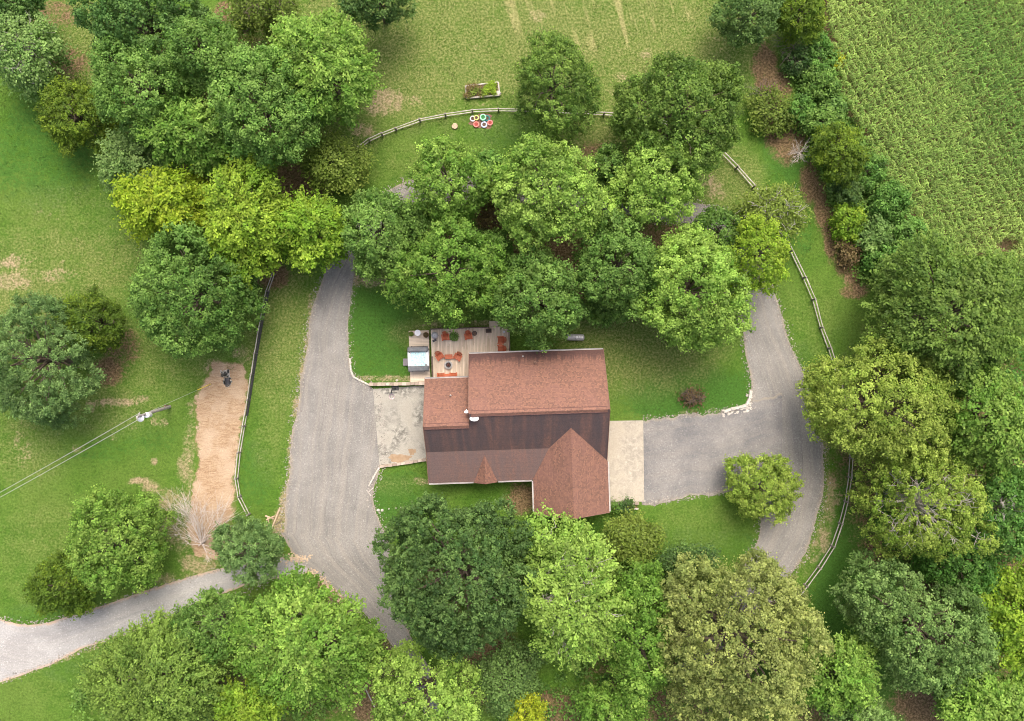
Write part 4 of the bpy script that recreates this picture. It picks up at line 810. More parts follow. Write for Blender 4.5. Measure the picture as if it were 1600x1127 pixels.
# ridge vents: raised shingled caps
M['capline'] = simple('ridge_vent_dark_edge', (0.10, 0.055, 0.05), (0.16, 0.085, 0.07), 6, .95)  # dark brown for the strips along both sides of each ridge vent
for a, b, y, z in ((-4.0, 8.8, -4.86, 7.4), (-8.55, -4.3, -6.0, 6.42)):
    mb = MB(); w = .24
    mb.slab([(a, y + w, z - w * .76 + .09), (b, y + w, z - w * .76 + .09), (b, y, z + .09), (a, y, z + .09)], .07); mb.slab([(a, y, z + .09), (b, y, z + .09), (b, y - w, z - w * .86 + .09), (a, y - w, z - w * .86 + .09)], .07)
    rv = mb.build('ridge_vent', M['shingle'], house)
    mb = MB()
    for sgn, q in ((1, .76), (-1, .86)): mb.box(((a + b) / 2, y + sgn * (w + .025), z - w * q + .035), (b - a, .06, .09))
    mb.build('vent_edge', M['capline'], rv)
for nm, pts in (('ridge_cap', [(5.4, -6.62, 5.91), (5.4, -15.25, 5.91)]),):
    mb = MB(); (x, y0, z), (_, y1, _) = pts; mb.slab([(x - .14, y0 - .12, z - .117 + .02), (x - .14, y1, z - .117 + .02), (x, y1, z + .02), (x, y0, z + .02)], .012); mb.slab([(x, y0, z + .02), (x, y1, z + .02), (x + .14, y1, z - .117 + .02), (x + .14, y0 - .12, z - .117 + .02)], .012); mb.build(nm, M['shingle'], house)
def gutter(a, b):
    a, b = Vector(a), Vector(b); d = (b - a).normalized(); s = Vector((-d.y, d.x, 0)); mb = MB()
    mb.bar(a - Vector((0, 0, .12)), b - Vector((0, 0, .12)), .11, .02); mb.bar(a + s * .055 - Vector((0, 0, .06)), b + s * .055 - Vector((0, 0, .06)), .03, .13); mb.bar(a - s * .055 - Vector((0, 0, .06)), b - s * .055 - Vector((0, 0, .06)), .012, .11)
    mb.build('gutter', M['trim'], house)
gutter((9.0, .88, 3.0), (-4.2, .88, 3.0)); gutter((-4.3, -1.43, 3.0), (-8.6, -1.43, 3.0)); gutter((-8.6, -11.91, 2.74), (-4.2, -11.91, 2.74)); gutter((-1.75, -11.91, 2.74), (1.6, -11.91, 2.74))
gutter((1.62, -11.95, 2.78), (1.62, -15.2, 2.78)); gutter((9.18, -15.2, 2.78), (9.18, -10.3, 2.78))
M['rake'] = simple('brown_rake_board', (0.17, 0.10, 0.075), (0.25, 0.15, 0.115), 4, .8)
for a, b in (((9.03, .8, 2.95), (9.03, -4.86, 7.35)), ((9.03, -4.86, 7.35), (9.03, -10.1, 2.85)), ((-4.23, .8, 2.95), (-4.23, -4.86, 7.35)), ((-8.63, -1.51, 2.95), (-8.63, -6, 6.37)), ((-8.63, -6, 6.37), (-8.63, -8.63, 4.11)), ((-8.63, -8.63, 4.11), (-8.63, -11.83, 2.70)), ((1.7, -15.28, 2.75), (5.4, -15.28, 5.85)), ((5.4, -15.28, 5.85), (9.1, -15.28, 2.75))): MB().bar(a, b, .05, .2).build('rake_board', M['rake'], house)
def vent(u, v, z, r, m):
    p = LH(u, v, z); mb = MB(); mb.lathe([(r * 1.9, -.02), (r * 1.3, .06), (r, .07), (r, .42), (r * .7, .42), (r * .7, .3)], 12, (p.x, p.y, z)); mb.build('vent_pipe', m, house, True)
vent(836, 567, 3.95, .09, M['rake']); vent(817, 557, 3.35, .05, M['trim']); vent(704, 618, 4.35, .05, M['trim'])
# doors and windows on the walls
def window(c, w, h, axis):
    d = (w, .08, h) if axis == 'x' else (.08, w, h); fr = MB(); s = .07
    for sg in (-1, 1):
        if axis == 'x': fr.box((c[0] + sg * (w / 2), c[1], c[2]), (s, .14, h + s)); fr.box((c[0], c[1], c[2] + sg * h / 2), (w - s, .135, s))
        else: fr.box((c[0], c[1] + sg * (w / 2), c[2]), (.14, s, h + s)); fr.box((c[0], c[1], c[2] + sg * h / 2), (.135, w - s, s))
    f = fr.build('window', M['trim'], house); MB().box(c, (w - .05, .06, h - .05) if axis == 'x' else (.06, w - .05, h - .05)).build('pane', M['glass'], f)
for e in (-2.4, .6, 3.4, 6.2): window((e, .49, 1.6), 1.2, 1.2, 'x')
for n in (-2.0, -7.0): window((8.69, n, 1.6), 1.0, 1.2, 'y')
window((8.69, -4.86, 4.9), 1.0, 1.1, 'y'); window((5.4, -14.8, 1.6), 1.4, 1.2, 'x'); window((5.4, -14.8, 4.2), .9, .9, 'x')
for e in (-6.4, -1.2): window((e, -8.7, 1.5), 1.1, 1.2, 'x')
def gdoor(c, w, axis):
    mb = MB()
    for k in range(4): mb.box((c[0], c[1], .32 + .55 * k), ((.06, w, .53) if axis == 'y' else (w, .06, .53)))
    mb.build('garage_door', M['garage'], house)
gdoor((8.83, -12.0, 0), 4.6, 'y'); gdoor((-8.33, -5.0, 0), 4.0, 'y')
d = MB(); d.box((-3.0, -8.72, 1.05), (.95, .07, 2.1)); dd = d.build('door', M['rake'], house); MB().lathe([(.0, -.04), (.04, -.02), (.04, .02), (0, .04)], 8, (-2.62, -8.79, 1.0)).build('handle', M['steel'], dd)
mb = MB(); mb.box((-3.45, -10.2, .12), (10.1, 3.1, .24)); mb.build('porch_floor', M['terracotta'], house)

# satellite dishes fixed to the roof
def dish(label, u, v, z, r, zr):
    p = P(u, v, z); t = thing('satellite_dish', label, 'dish', (p.x, p.y, zr), 0, 'satellite dishes on the roof'); h = z - zr
    mb = MB(); tilt = Matrix.Rotation(R(52), 3, 'X'); n = 20; prof = [(0, 0), (r * .5, .02), (r * .85, .07), (r, .11), (r * .98, .125), (r * .8, .075), (0, .02)]
    m2 = MB(); m2.lathe(prof, n); m2.v = [tuple(Vector((0, 0, h)) + Matrix.Rotation(R(-48), 3, 'X') @ Vector((q[0] * 1.1, q[1] * .9, q[2]))) for q in m2.v]; m2.build('reflector', M['white'], t, True)
    mb.tube([(0, -.05, 0), (0, -.05, h * .6), (0, 0, h - .02)], .025, 8); mb.build('mast', M['steel'], t, True)
    a = MB(); a.tube([(0, -.2 * r, h - .25 * r), (0, .75 * r, h - .1), (0, 1.25 * r, h + .15)], .02, 6); a.box((0, 1.25 * r, h + .17), (.07, .09, .07)); a.build('feed_arm', M['white'], t)
dish('smaller white satellite dish at the west end of the upper roof ridge', 729, 645, 6.6, .22, 5.6)
dish('larger white satellite dish on the dark roof slope', 741, 655.5, 7.2, .40, 6.6)

# concrete pads
def pad(name, px, m, z=.04):
    pts = [P(u, v) for u, v in px]; mb = MB(); mb.slab([(p.x, p.y, z) for p in pts], z + .05); o = mb.build(name, m); tag(o, kind='structure')
pad('concrete_pad', [(583, 608), (672, 602), (676, 716), (593, 727)], M['slab_west']); pad('concrete_pad', [(938, 658), (1005, 657), (1006.5, 784), (938, 784)], M['slab_east'])
M['rust'] = simple('tan_mud_stain', (0.28, 0.195, 0.12), (0.36, 0.27, 0.18), 1.5, .95)
rs = np.random.RandomState(5)
def blob_sheet(name, cu, cv, ru, rv, m, z, seed, kind='structure', n=48):
    rs = np.random.RandomState(seed); a = np.linspace(0, 2 * PI, n, endpoint=False); w = 1 + .14 * np.sin(3 * a + rs.rand() * 6) + .10 * np.sin(7 * a + rs.rand() * 6) + rs.randn(n) * .04
    mb = MB(); pts = [P(cu + math.cos(t) * ru * k, cv + math.sin(t) * rv * k) for t, k in zip(a, w)]; mb.add([(p.x, p.y, z) for p in pts], [tuple(range(n))]); o = mb.build(name, m)
    for f in o.data.polygons:
        if f.normal.z < 0: o.data.flip_normals(); break
    return tag(o, kind=kind)
blob_sheet('mud_stain', 624, 716, 17, 6.5, M['rust'], .046, 1); blob_sheet('mud_stain', 644, 706, 6, 5, M['rust'], .048, 2)

# retaining walls and edgings
def wall_run(name, label, px, h, w, m, cat='wall', seg=.4, z0=0.0):
    pts = resample(px, 60); pts = [P(u, v) for u, v in pts]; L = [0]
    for a, b in zip(pts, pts[1:]): L.append(L[-1] + (b - a).length)
    n = max(1, int(L[-1] / seg)); mb = MB(); rr = random.Random(len(label))
    def at(s):
        for i in range(len(L) - 1):
            if L[i + 1] >= s: f = (s - L[i]) / max(1e-6, L[i + 1] - L[i]); return pts[i].lerp(pts[i + 1], f)
        return pts[-1]
    rows = max(1, int(round(h / .16)))
    for k in range(rows):
        for i in range(n):
            a, b = at(L[-1] * (i + .02) / n), at(L[-1] * (i + .97) / n); mb.tone = rr.random(); j = (k % 2) * .015; d = b - a
            mb.box(((a.x + b.x) / 2, (a.y + b.y) / 2, z0 + (k + .5) * h / rows), (d.length, w * rr.uniform(.9, 1.08) - j, h / rows * .97), math.atan2(d.y, d.x) + rr.uniform(-.02, .02))
    return tag(mb.build(name, m), label, cat)
wall_run('retaining_wall', 'block retaining wall along the north side of the stained concrete pad', [(578, 600.5), (620, 600), (668, 599)], .65, .32, M['block'])
wall_run('retaining_wall', 'low crumbling block wall along the lawn side of the stained concrete pad', [(594, 729), (630, 724), (666, 718)], .32, .28, M['block'])
wall_run('garden_edging', 'pale low kerb curving between the upper lawn and the driveway', [(547, 560), (549, 588), (562, 594), (578, 602)], .16, .16, M['palestone'], 'kerb', .6)
wall_run('garden_edging', 'pale straight kerb from the corner of the stained pad to the lower lawn', [(593, 730), (584, 745), (576, 760)], .14, .15, M['palestone'], 'kerb', .6)
wall_run('garden_edging', 'thin timber edging beside the mulch at the bottom left of the driveway exit', [(569, 1072), (578, 1090), (590, 1112), (600, 1140)], .14, .10, M['fencewood'], 'edging', 1.8)
wall_run('planter_wall', 'brick planter box at the lower end of the east concrete pad', [(954, 787.5), (975, 787), (998, 786)], .4, .25, M['block'], 'planter')
wall_run('garden_edging', 'white timber border in front of the brick planter box', [(961, 796), (980, 795.5), (998, 795)], .2, .12, M['palestone'], 'edging', 1.2)
o = blob_sheet('planter_soil', 979, 791.5, 18, 3, M['mulch'], .10, 8)
tree('shrub', 'small clipped green shrub in the middle of the brick planter box', 980, 791, 4.5, 4, F, 'dark', .9, cat='shrub', leaf=.7)
tree('shrub', 'small green shrub at the house end of the brick planter box', 956, 793, 5.5, 4, F, 'green', 1.0, cat='shrub', leaf=.7)
# white broken stone border at the bend of the parking gravel
def rubble(name, label, px, size, m, cat, seed, h=1.0):
    rs = random.Random(seed); mb = MB()
    for (u, v) in px:
        p = P(u, v); s = size * rs.uniform(.7, 1.35); mb.tone = rs.random(); n = 7
        rr = [s * rs.uniform(.7, 1.1) for _ in range(n)]; vs = [(p.x + math.cos(2 * PI * i / n) * rr[i], p.y + math.sin(2 * PI * i / n) * rr[i] * .8, -.02) for i in range(n)] + [(p.x + math.cos(2 * PI * i / n) * rr[i] * .7, p.y + math.sin(2 * PI * i / n) * rr[i] * .6, s * .5 * h) for i in range(n)]
        mb.add(vs, [tuple(range(n, 2 * n))] + [(i, (i + 1) % n, (i + 1) % n + n, i + n) for i in range(n)])
    return tag(mb.build(name, m), label, cat)
kb = [(1173, 610), (1172, 618), (1170, 626), (1167, 633), (1158, 636), (1148, 638), (1138, 640), (1130, 644)]
wall_run('stone_border', 'white L-shaped stone border where the parking gravel meets the right leg', kb, .28, .28, M['palestone'], 'border', .7)
rs_ = random.Random(4); rubble('chalk_rubble', 'broken white chalky rubble spilling along the L-shaped stone border', [(rs_.uniform(1128, 1172), 0) for _ in range(1)] and [(1128 + 44 * f + rs_.uniform(-2, 2), 646 - 9 * f + rs_.uniform(-4, 5)) for f in [rs_.random() for _ in range(46)]] + [(1170 + rs_.uniform(-3, 4), rs_.uniform(612, 640)) for _ in range(22)], .17, M['palestone'], 'rubble', 3, .6)['kind'] = 'stuff'
# ---------------------------------------------------------------- deck, hot tub and garden furniture
ZD = .45
def deck():
    a = LH(673, 514, ZD); b = LH(792, 511, ZD); t = thing('wooden_deck', 'weathered wooden deck with orange furniture behind the house', 'deck', (0, 0, 0), HA); rr = random.Random(2)
    x0, x1, y1 = a.x, b.x + .25, a.y; mb = MB(); x = x0
    while x < x1:
        w = .135; yb = -1.85 if x < -4.0 else .55; mb.tone = min(1, max(0, rr.gauss(.5, .22))); brk = rr.uniform(yb + .8, y1 - .8)
        mb.box((x + w / 2, (brk + .004 + y1) / 2, ZD - .02), (w - .012, y1 - brk - .008, .04)); mb.tone = min(1, max(0, rr.gauss(.5, .22))); mb.box((x + w / 2, (brk + yb) / 2, ZD - .02), (w - .012, brk - yb, .04)); x += w
    mb.build('deck_board', M['deckwood'], t)
    f = MB(); f.box(((x0 + x1) / 2, y1 - .06, .2), (x1 - x0, .05, .36)); f.box((x0 + .03, (y1 - 1.85) / 2, .2), (.05, y1 + 1.7, .36)); f.box((x1 - .03, (y1 + .6) / 2, .2), (.05, y1 - .7, .36)); f.build('deck_frame', M['railwood'], t)
    # railing along the north, part of the west and the east
    def rail(p0, p1, n, m='railwood'):
        p0, p1 = Vector(p0), Vector(p1)
        for i in range(n + 1):
            q = p0.lerp(p1, i / n); MB().box((q.x, q.y, ZD + .5), (.10, .10, 1.0)).build('railing_post', M[m], t)
        r = MB()
        for z in (.12, .94): r.bar((p0.x, p0.y, ZD + z), (p1.x, p1.y, ZD + z), .07, .05)
        k = int((p1 - p0).length / .14)
        for i in range(k): q = p0.lerp(p1, (i + .5) / k); r.box((q.x, q.y, ZD + .53), (.035, .035, .8))
        r.build('railing', M[m], t)
    rail((x0 + .06, y1 - .05, 0), (LH(747, 0).x, y1 - .05, 0), 3); rail((LH(773, 0).x, y1 - .05, 0), (x1 - .06, y1 - .05, 0), 1)
    rail((x1 - .06, y1 - .1, 0), (x1 - .06, .95, 0), 1)
    rail((x0 + .06, LH(0 + 673, 558, ZD).y, 0), (x0 + .06, -1.7, 0), 1)
    s = MB()
    for k in range(2): s.box((LH(760, 0).x, y1 + .16 + .28 * k, ZD - .15 - .16 * k), (1.6, .27, .05))
    s.build('deck_step', M['deckwood'], t)
deck()
def platform():
    t = thing('hot_tub_platform', 'narrow tan side platform carrying the hot tub', 'platform', (0, 0, 0), HA); a = LH(638.5, 516.5, .2); b = LH(672.5, 596, .2); mb = MB(); rr = random.Random(7); y = b.y
    while y < a.y - .05: mb.tone = rr.gauss(.62, .12); mb.box(((a.x + b.x) / 2, y + .07, .17), (b.x - a.x, .128, .05)); y += .14
    mb.build('platform_board', M['deckwood'], t); MB().box(((a.x + b.x) / 2, (a.y + b.y) / 2, .07), (b.x - a.x - .1, a.y - b.y - .1, .13)).build('platform_frame', M['railwood'], t)
platform()
def hot_tub():
    c = LH(654.3, 561, .6); w = W2(c.x, c.y, .2); t = thing('hot_tub', 'square hot tub with pale turquoise water and its dark cover folded open at both ends', 'hot tub', w, HA)
    hw, hl, hh = 1.02, 1.02, .85; b = MB(); b.slab([(-hw, -hl, .62), (hw, -hl, .62), (hw, hl, .62), (-hw, hl, .62)], .62); b.build('cabinet', M['dark'], t, bevel=.05)
    # acrylic shell: rim, inner walls, benches, floor
    s = MB(); n = 40
    def ring(k, z, sq): return [(math.copysign(abs(math.cos(2 * PI * i / n)) ** sq, math.cos(2 * PI * i / n)) * hw * k, math.copysign(abs(math.sin(2 * PI * i / n)) ** sq, math.sin(2 * PI * i / n)) * hl * k, z) for i in range(n)]
    rings = [ring(1.03, .62, .22), ring(1.04, hh, .22), ring(.97, hh + .02, .25), ring(.78, hh, .34), ring(.74, hh - .12, .38), ring(.70, hh - .30, .42), ring(.50, hh - .36, .6), ring(.46, hh - .62, .7)]
    vs = sum(rings, []); fs = [(k * n + i, k * n + (i + 1) % n, (k + 1) * n + (i + 1) % n, (k + 1) * n + i) for k in range(len(rings) - 1) for i in range(n)] + [tuple((len(rings) - 1) * n + i for i in range(n))]
    s.add(vs, fs); s.build('shell', M['acrylic'], t, True)
    wv = MB(); wv.add(ring(.745, hh - .10, .38), [tuple(range(n))]); wv.build('water', M['water'], t)
    M['jet'] = simple('grey_jet', (.20, .22, .23), (.30, .32, .33), 4, .4)
    for (x, y) in ((-.82, .72), (.82, .72), (-.82, -.72)):
        MB().box((x, y, hh + .03), (.20, .07, .05), math.atan2(-y, -x) + PI / 2).build('headrest', M['dark'], t, bevel=.02)
    MB().box((.78, -.66, hh + .03), (.24, .26, .03)).build('control_panel', M['jet'], t, bevel=.01)
    for k in range(14):
        a = 2 * PI * k / 14 + .2; MB().lathe([(.0, .0), (.035, .0), (.035, .02), (0, .025)], 8, (math.cos(a) * .64, math.sin(a) * .62, hh - .095)).build('jet', M['jet'], t)
    for sg in (1, -1):
        tilt = Matrix.Rotation(R(-14 * sg), 3, 'X'); fl = MB(); fl.box((0, sg * .93, 1.0), (2.08, .46, .10), 0, tilt); fl.box((0, sg * .97, 1.11), (2.04, .42, .09), 0, tilt); cf = fl.build('cover_flap', M['cover'], t, bevel=.03)
        hb = MB(); hb.box((0, sg * 1.23, .98), (2.02, .07, .20))
        for x in (-.6, .6): hb.box((x, sg * 1.27, 1.0), (.10, .05, .10))
        hb.build('cover_lifter', M['dark'], cf)
hot_tub()
def steps():
    p = P(634, 566, .3); t = thing('hot_tub_steps', 'grey plastic steps on the lawn side of the hot tub', 'steps', (p.x, p.y, 0), HA); m = simple('grey_step_plastic', (.17, .155, .17), (.23, .21, .225), 4, .6)
    for k, (x, z) in enumerate(((-.14, .22), (.14, .44))): MB().box((x, 0, z / 2), (.28, .72, z)).build('tread', m, t, bevel=.02)
steps()
def adirondack():
    t = thing('garden_chair', 'x', 'chair', (0, 0, ZD)); O = M['orange']; mb = MB(); rr = random.Random(1)
    for k in range(5): mb.tone = rr.random(); y = -.24 + .12 * k; mb.box((0, y, .36 - .04 * k), (.50, .105, .025), 0, Matrix.Rotation(R(-14), 3, 'X'))
    mb.build('seat', O, t)
    mb = MB()
    for k in range(5):
        mb.tone = rr.random(); x = -.2 + .10 * k; hgt = .78 - .04 * (k - 2) ** 2; mb.bar((x * .9, .22, .24), (x * 1.12, .22 + .36 * hgt / .78, .24 + hgt * .92), .088, .022)
    mb.bar((-.24, .31, .48), (.24, .31, .48), .05, .04); mb.build('backrest', O, t)
    for s in (-1, 1):
        mb = MB(); mb.tone = .75; mb.box((s * .33, -.02, .56), (.13, .66, .025)); mb.build('armrest', O, t, bevel=.01)
        mb = MB(); mb.tone = .3; mb.box((s * .29, -.28, .275), (.035, .10, .55)); mb.build('leg', O, t)
        mb = MB(); mb.tone = .3; mb.bar((s * .26, -.30, .34), (s * .26, .42, .03), .03, .12); mb.build('leg', O, t)
    return t
CH = adirondack(); first = [True]
def put_chair(label, u, v, rz, z=ZD):
    o = CH if first[0] else copy_tree(CH); first[0] = False; p = P(u, v, z + .4); o.location = (p.x, p.y, z); o.rotation_euler = (0, 0, rz); tag(o, label, 'chair', 'orange garden chairs on the deck')
put_chair('orange slatted chair against the deck railing, left of the potted fern', 696, 527, HA + .08)
put_chair('orange slatted chair against the deck railing, right of the potted fern', 732, 525.5, HA + .12)
put_chair('orange slatted chair left of the coffee table, turned to the fire pit', 687, 557, .6)
put_chair('orange slatted chair right of the coffee table, turned to the fire pit', 715, 558, -.5)
put_chair('orange slatted chair of the row at the deck east rail, farther from the house', 782.5, 531.5, -PI / 2 + HA)
put_chair('orange slatted chair of the row at the deck east rail, nearer the house', 782.5, 545, -PI / 2 + HA)
put_chair('orange slatted chair by the house eave, left of its small table', 689, 588, PI + HA)
put_chair('orange slatted chair by the house eave, right of its small table', 708.5, 587.5, PI + HA)
def slat_table(label, u, v, w, d, h, rz, first=[None]):
    p = P(u, v, ZD + h); t = thing('side_table', label, 'table', (p.x, p.y, ZD), rz, 'orange slatted tables on the deck'); mb = MB(); n = max(3, int(d / .12)); rr = random.Random(int(u))
    for k in range(n): mb.tone = rr.uniform(.4, 1); mb.box((0, -d / 2 + d * (k + .5) / n, h), (w, d / n - .012, .03))
    mb.build('table_top', M['orange'], t)
    for x in (-1, 1):
        for y in (-1, 1): q = MB(); q.tone = .3; q.box((x * (w / 2 - .05), y * (d / 2 - .05), h / 2 - .01), (.05, .05, h - .02)); q.build('leg', M['orange'], t)
slat_table('orange slatted coffee table behind the round fire pit', 701, 557.5, .78, .46, .42, HA)
slat_table('small orange table between the two chairs at the deck east rail', 782, 538.3, .50, .36, .45, HA + PI / 2)
slat_table('small orange table between the two chairs by the house eave', 698.8, 587.5, .52, .42, .45, HA)
def fire_pit():
    p = P(700.5, 570.5, ZD + .35); t = thing('fire_pit', 'round grey stone fire pit with dark red lava rock', 'fire pit', (p.x, p.y, ZD)); mb = MB(); n = 14
    for k in range(3):
        for i in range(n):
            a = 2 * PI * (i + .5 * (k % 2)) / n; mb.box((math.cos(a) * .33, math.sin(a) * .33, .07 + .13 * k), (.20, .145, .125), a + PI / 2)
    mb.build('stone_ring', M['stone'], t); MB().lathe([(.0, .28), (.24, .28), (.27, .24), (.27, .02), (0, .02)], 20).build('bowl', M['dark'], t)
    q = MB(); rr = random.Random(3)
    for i in range(26): a = rr.uniform(0, 6.28); r = rr.uniform(0, .17) ; q.box((r * math.cos(a), r * math.sin(a), .30), (.07, .06, .05), rr.uniform(0, 3))
    q.build('lava_rock', M['ash'], t)
fire_pit()
def pot(label, u, v, z, r, h, m, plant=None, pr=0, name='plant_pot', hue=.4):
    p = P(u, v, z + h); t = thing(name, label, 'plant pot', (p.x, p.y, z)); mb = MB(); mb.lathe([(r * .7, 0), (r * .95, h * .85), (r * 1.05, h * .87), (r * 1.05, h), (r * .9, h), (r * .88, h * .88), (0, h * .86)], 20); mb.build('pot', m, t, True)
    MB().lathe([(0, h * .90), (r * .87, h * .885), (r * .87, h * .87)], 16).build('soil', M['soil'], t)
    if plant:
        rs = np.random.RandomState(int(u)); n = 420; a = rs.uniform(0, 2 * PI, n); rr = pr * rs.uniform(0, 1, n) ** .6; C = np.stack([rr * np.cos(a), rr * np.sin(a), h + .28 * (1 - (rr / pr) ** 2) + rs.randn(n) * .03 + .02], 1); T = np.stack([np.cos(a), np.sin(a), -.3 + 0 * a], 1) + rs.randn(n, 3) * .25
        leaf_mesh('foliage', C, np.array([0, 0, 1]) + rs.randn(n, 3) * .35, T, rs.uniform(.14, .26, n), rs.uniform(.03, .06, n), .5 + rs.randn(n) * .2, hue + rs.randn(n) * .2, M['leaf_' + plant], t)
pot('potted fern between the two railing chairs on the deck', 710, 526, ZD, .20, .34, M['terracotta'], 'green', .48, hue=.5)
pot('round dark pot beside the right-hand railing chair', 741.5, 521, ZD, .24, .40, M['dark'])
pot('small olive planted pot in the corner of the side platform', 642.5, 522, .2, .17, .25, M['terracotta'], 'olive', .2)
pot('terracotta bowl with a reddish plant on the side platform', 665.5, 523.5, .2, .27, .24, M['terracotta'], 'brownleaf', .22)
def round_table(label, u, v, z, r, h, m):
    p = P(u, v, z + h); t = thing('round_table', label, 'table', (p.x, p.y, z)); MB().lathe([(0, h - .03), (r, h - .03), (r + .015, h - .015), (r, h), (0, h)], 32).build('table_top', m, t, True); MB().lathe([(.22, 0), (.22, .02), (.04, .05), (.035, h - .03)], 14).build('pedestal', m, t, True)
round_table('round white table on the side platform between two pots', 652.5, 520.3, .2, .30, .55, M['white'])
def grill():
    p = P(679, 524, ZD + .9); t = thing('kettle_grill', 'round grey lidded grill in the corner of the deck railing', 'grill', (p.x, p.y, ZD)); MB().lathe([(.0, .48), (.18, .50), (.32, .64), (.345, .72)], 24).build('bowl', M['dark'], t, True)
    l = MB(); l.lathe([(.355, .72), (.345, .78), (.26, .90), (.12, .96), (0, .97)], 24); lo = l.build('lid', M['steel'], t, True); h = MB(); h.box((0, 0, 1.0), (.14, .03, .03)); h.build('handle', M['dark'], lo)
    for k in range(3): a = 2 * PI * k / 3; m = MB(); m.tube([(math.cos(a) * .2, math.sin(a) * .2, .52), (math.cos(a) * .32, math.sin(a) * .32, 0)], .02, 6); m.build('leg', M['dark'], t)
    s = MB(); s.box((-.02, -.52, .70), (.42, .22, .03), .5); s.build('side_shelf', M['dark'], t)
grill()
def box_planter():
    p = P(763.5, 517, ZD + .4); t = thing('storage_box', 'dark open slatted box at the top step of the deck', 'box', (p.x, p.y, ZD), HA); mb = MB()
    for s in (-1, 1): mb.box((s * .26, 0, .2), (.05, .40, .4)); mb.box((0, s * .18, .2), (.47, .04, .4))
    mb.box((0, 0, .04), (.47, .32, .04)); mb.build('case', M['railwood'], t); q = MB()
    for k in range(3): q.box((0, -.10 + .10 * k, .30), (.45, .03, .02))
    q.build('slat', M['dark'], t)
box_planter()
def jug():
    p = P(787.5, 518.5, ZD + .3); t = thing('water_jug', 'white plastic jug in the east corner of the deck', 'jug', (p.x, p.y, ZD)); MB().lathe([(.10, 0), (.12, .03), (.12, .24), (.05, .31), (.05, .34), (0, .34)], 16).build('body', M['white'], t, True); m = MB(); m.tube([(.04, 0, .3), (.12, 0, .31), (.13, 0, .2)], .015, 6); m.build('handle', M['white'], t)
jug()
def hoop():
    p = P(618, 606.5); q = P(612, 620, 3.05); t = thing('basketball_hoop', 'basketball hoop on a dark pole over the stained concrete pad', 'basketball hoop', (p.x, p.y, 0)); d = q - p; d.z = 0; Z = 3.05; fx = Vector((d.x, d.y, 0)).normalized(); side = Vector((-fx.y, fx.x, 0)); bb = Vector((d.x, d.y, 0)) - fx * .38
    m = MB(); m.box((0, .0, .10), (.7, .4, .18)); m.build('base', M['dark'], t, bevel=.04)
    m = MB(); m.tube([(0, 0, .1), (0, 0, 2.6), (bb.x * .55, bb.y * .55, 3.2), (bb.x * .95, bb.y * .95, 3.4)], .06, 8); m.tube([(0, 0, 2.5), (bb.x, bb.y, 3.1)], .03, 6); m.build('pole', M['dark'], t, True)
    m = MB(); m.box((bb.x, bb.y, Z + .38), (1.12, .07, .75), math.atan2(side.y, side.x)); m.build('backboard', M['dark'], t)
    m = MB(); c = Vector((d.x, d.y, Z)); m.tube([c + Vector((math.cos(a) * .23, math.sin(a) * .23, 0)) for a in np.linspace(0, 2 * PI, 25)], .05, 6, False); m.bar(tuple(Vector((bb.x, bb.y, Z))), tuple(c - fx * .22), .12, .02); rim = m.build('rim', simple('pink_rim_paint', (.70, .52, .50), (.80, .64, .62), 3, .5), t)
    m = MB()
    for k in range(12):
        a = 2 * PI * k / 12
        for s in (-1, 1): m.tube([c + Vector((math.cos(a) * .22, math.sin(a) * .22, -.01)), c + Vector((math.cos(a + s * .26) * .17, math.sin(a + s * .26) * .17, -.2)), c + Vector((math.cos(a) * .12, math.sin(a) * .12, -.4))], .014, 4)
    m.build('net', M['white'], rim)
hoop()
def tank():
    p = P(899, 527.3, .6); t = thing('propane_tank', 'silver grey horizontal propane tank on the lawn behind the house', 'tank', (p.x, p.y, 0), R(-1)); r = .33; L = .93
    prof = [(0, -L)] + [(r * math.sin(a), -L + .2 * (1 - math.cos(a))) for a in np.linspace(.3, PI / 2, 6)] + [(r * math.cos(a), L - .2 * (1 - math.sin(a))) for a in np.linspace(0, PI / 2 - .3, 6)] + [(0, L)]
    MB().lathe(prof, 24, (0, 0, .58), 'X').build('shell', M['steel'], t, True); m = MB(); m.lathe([(.15, .86), (.15, 1.0), (.11, 1.06), (0, 1.08)], 16, (.1, 0, 0)); m.build('valve_dome', M['white'], t, True)
    for x in (-.55, .55): q = MB(); q.box((x, 0, .16), (.10, .46, .32)); q.build('leg', M['dark'], t)
    q = MB(); q.tube([(.34, -.02, .9), (.34, -.05, 1.0), (.38, .1, .98)], .03, 6); q.build('gauge', M['white'], t)
tank()
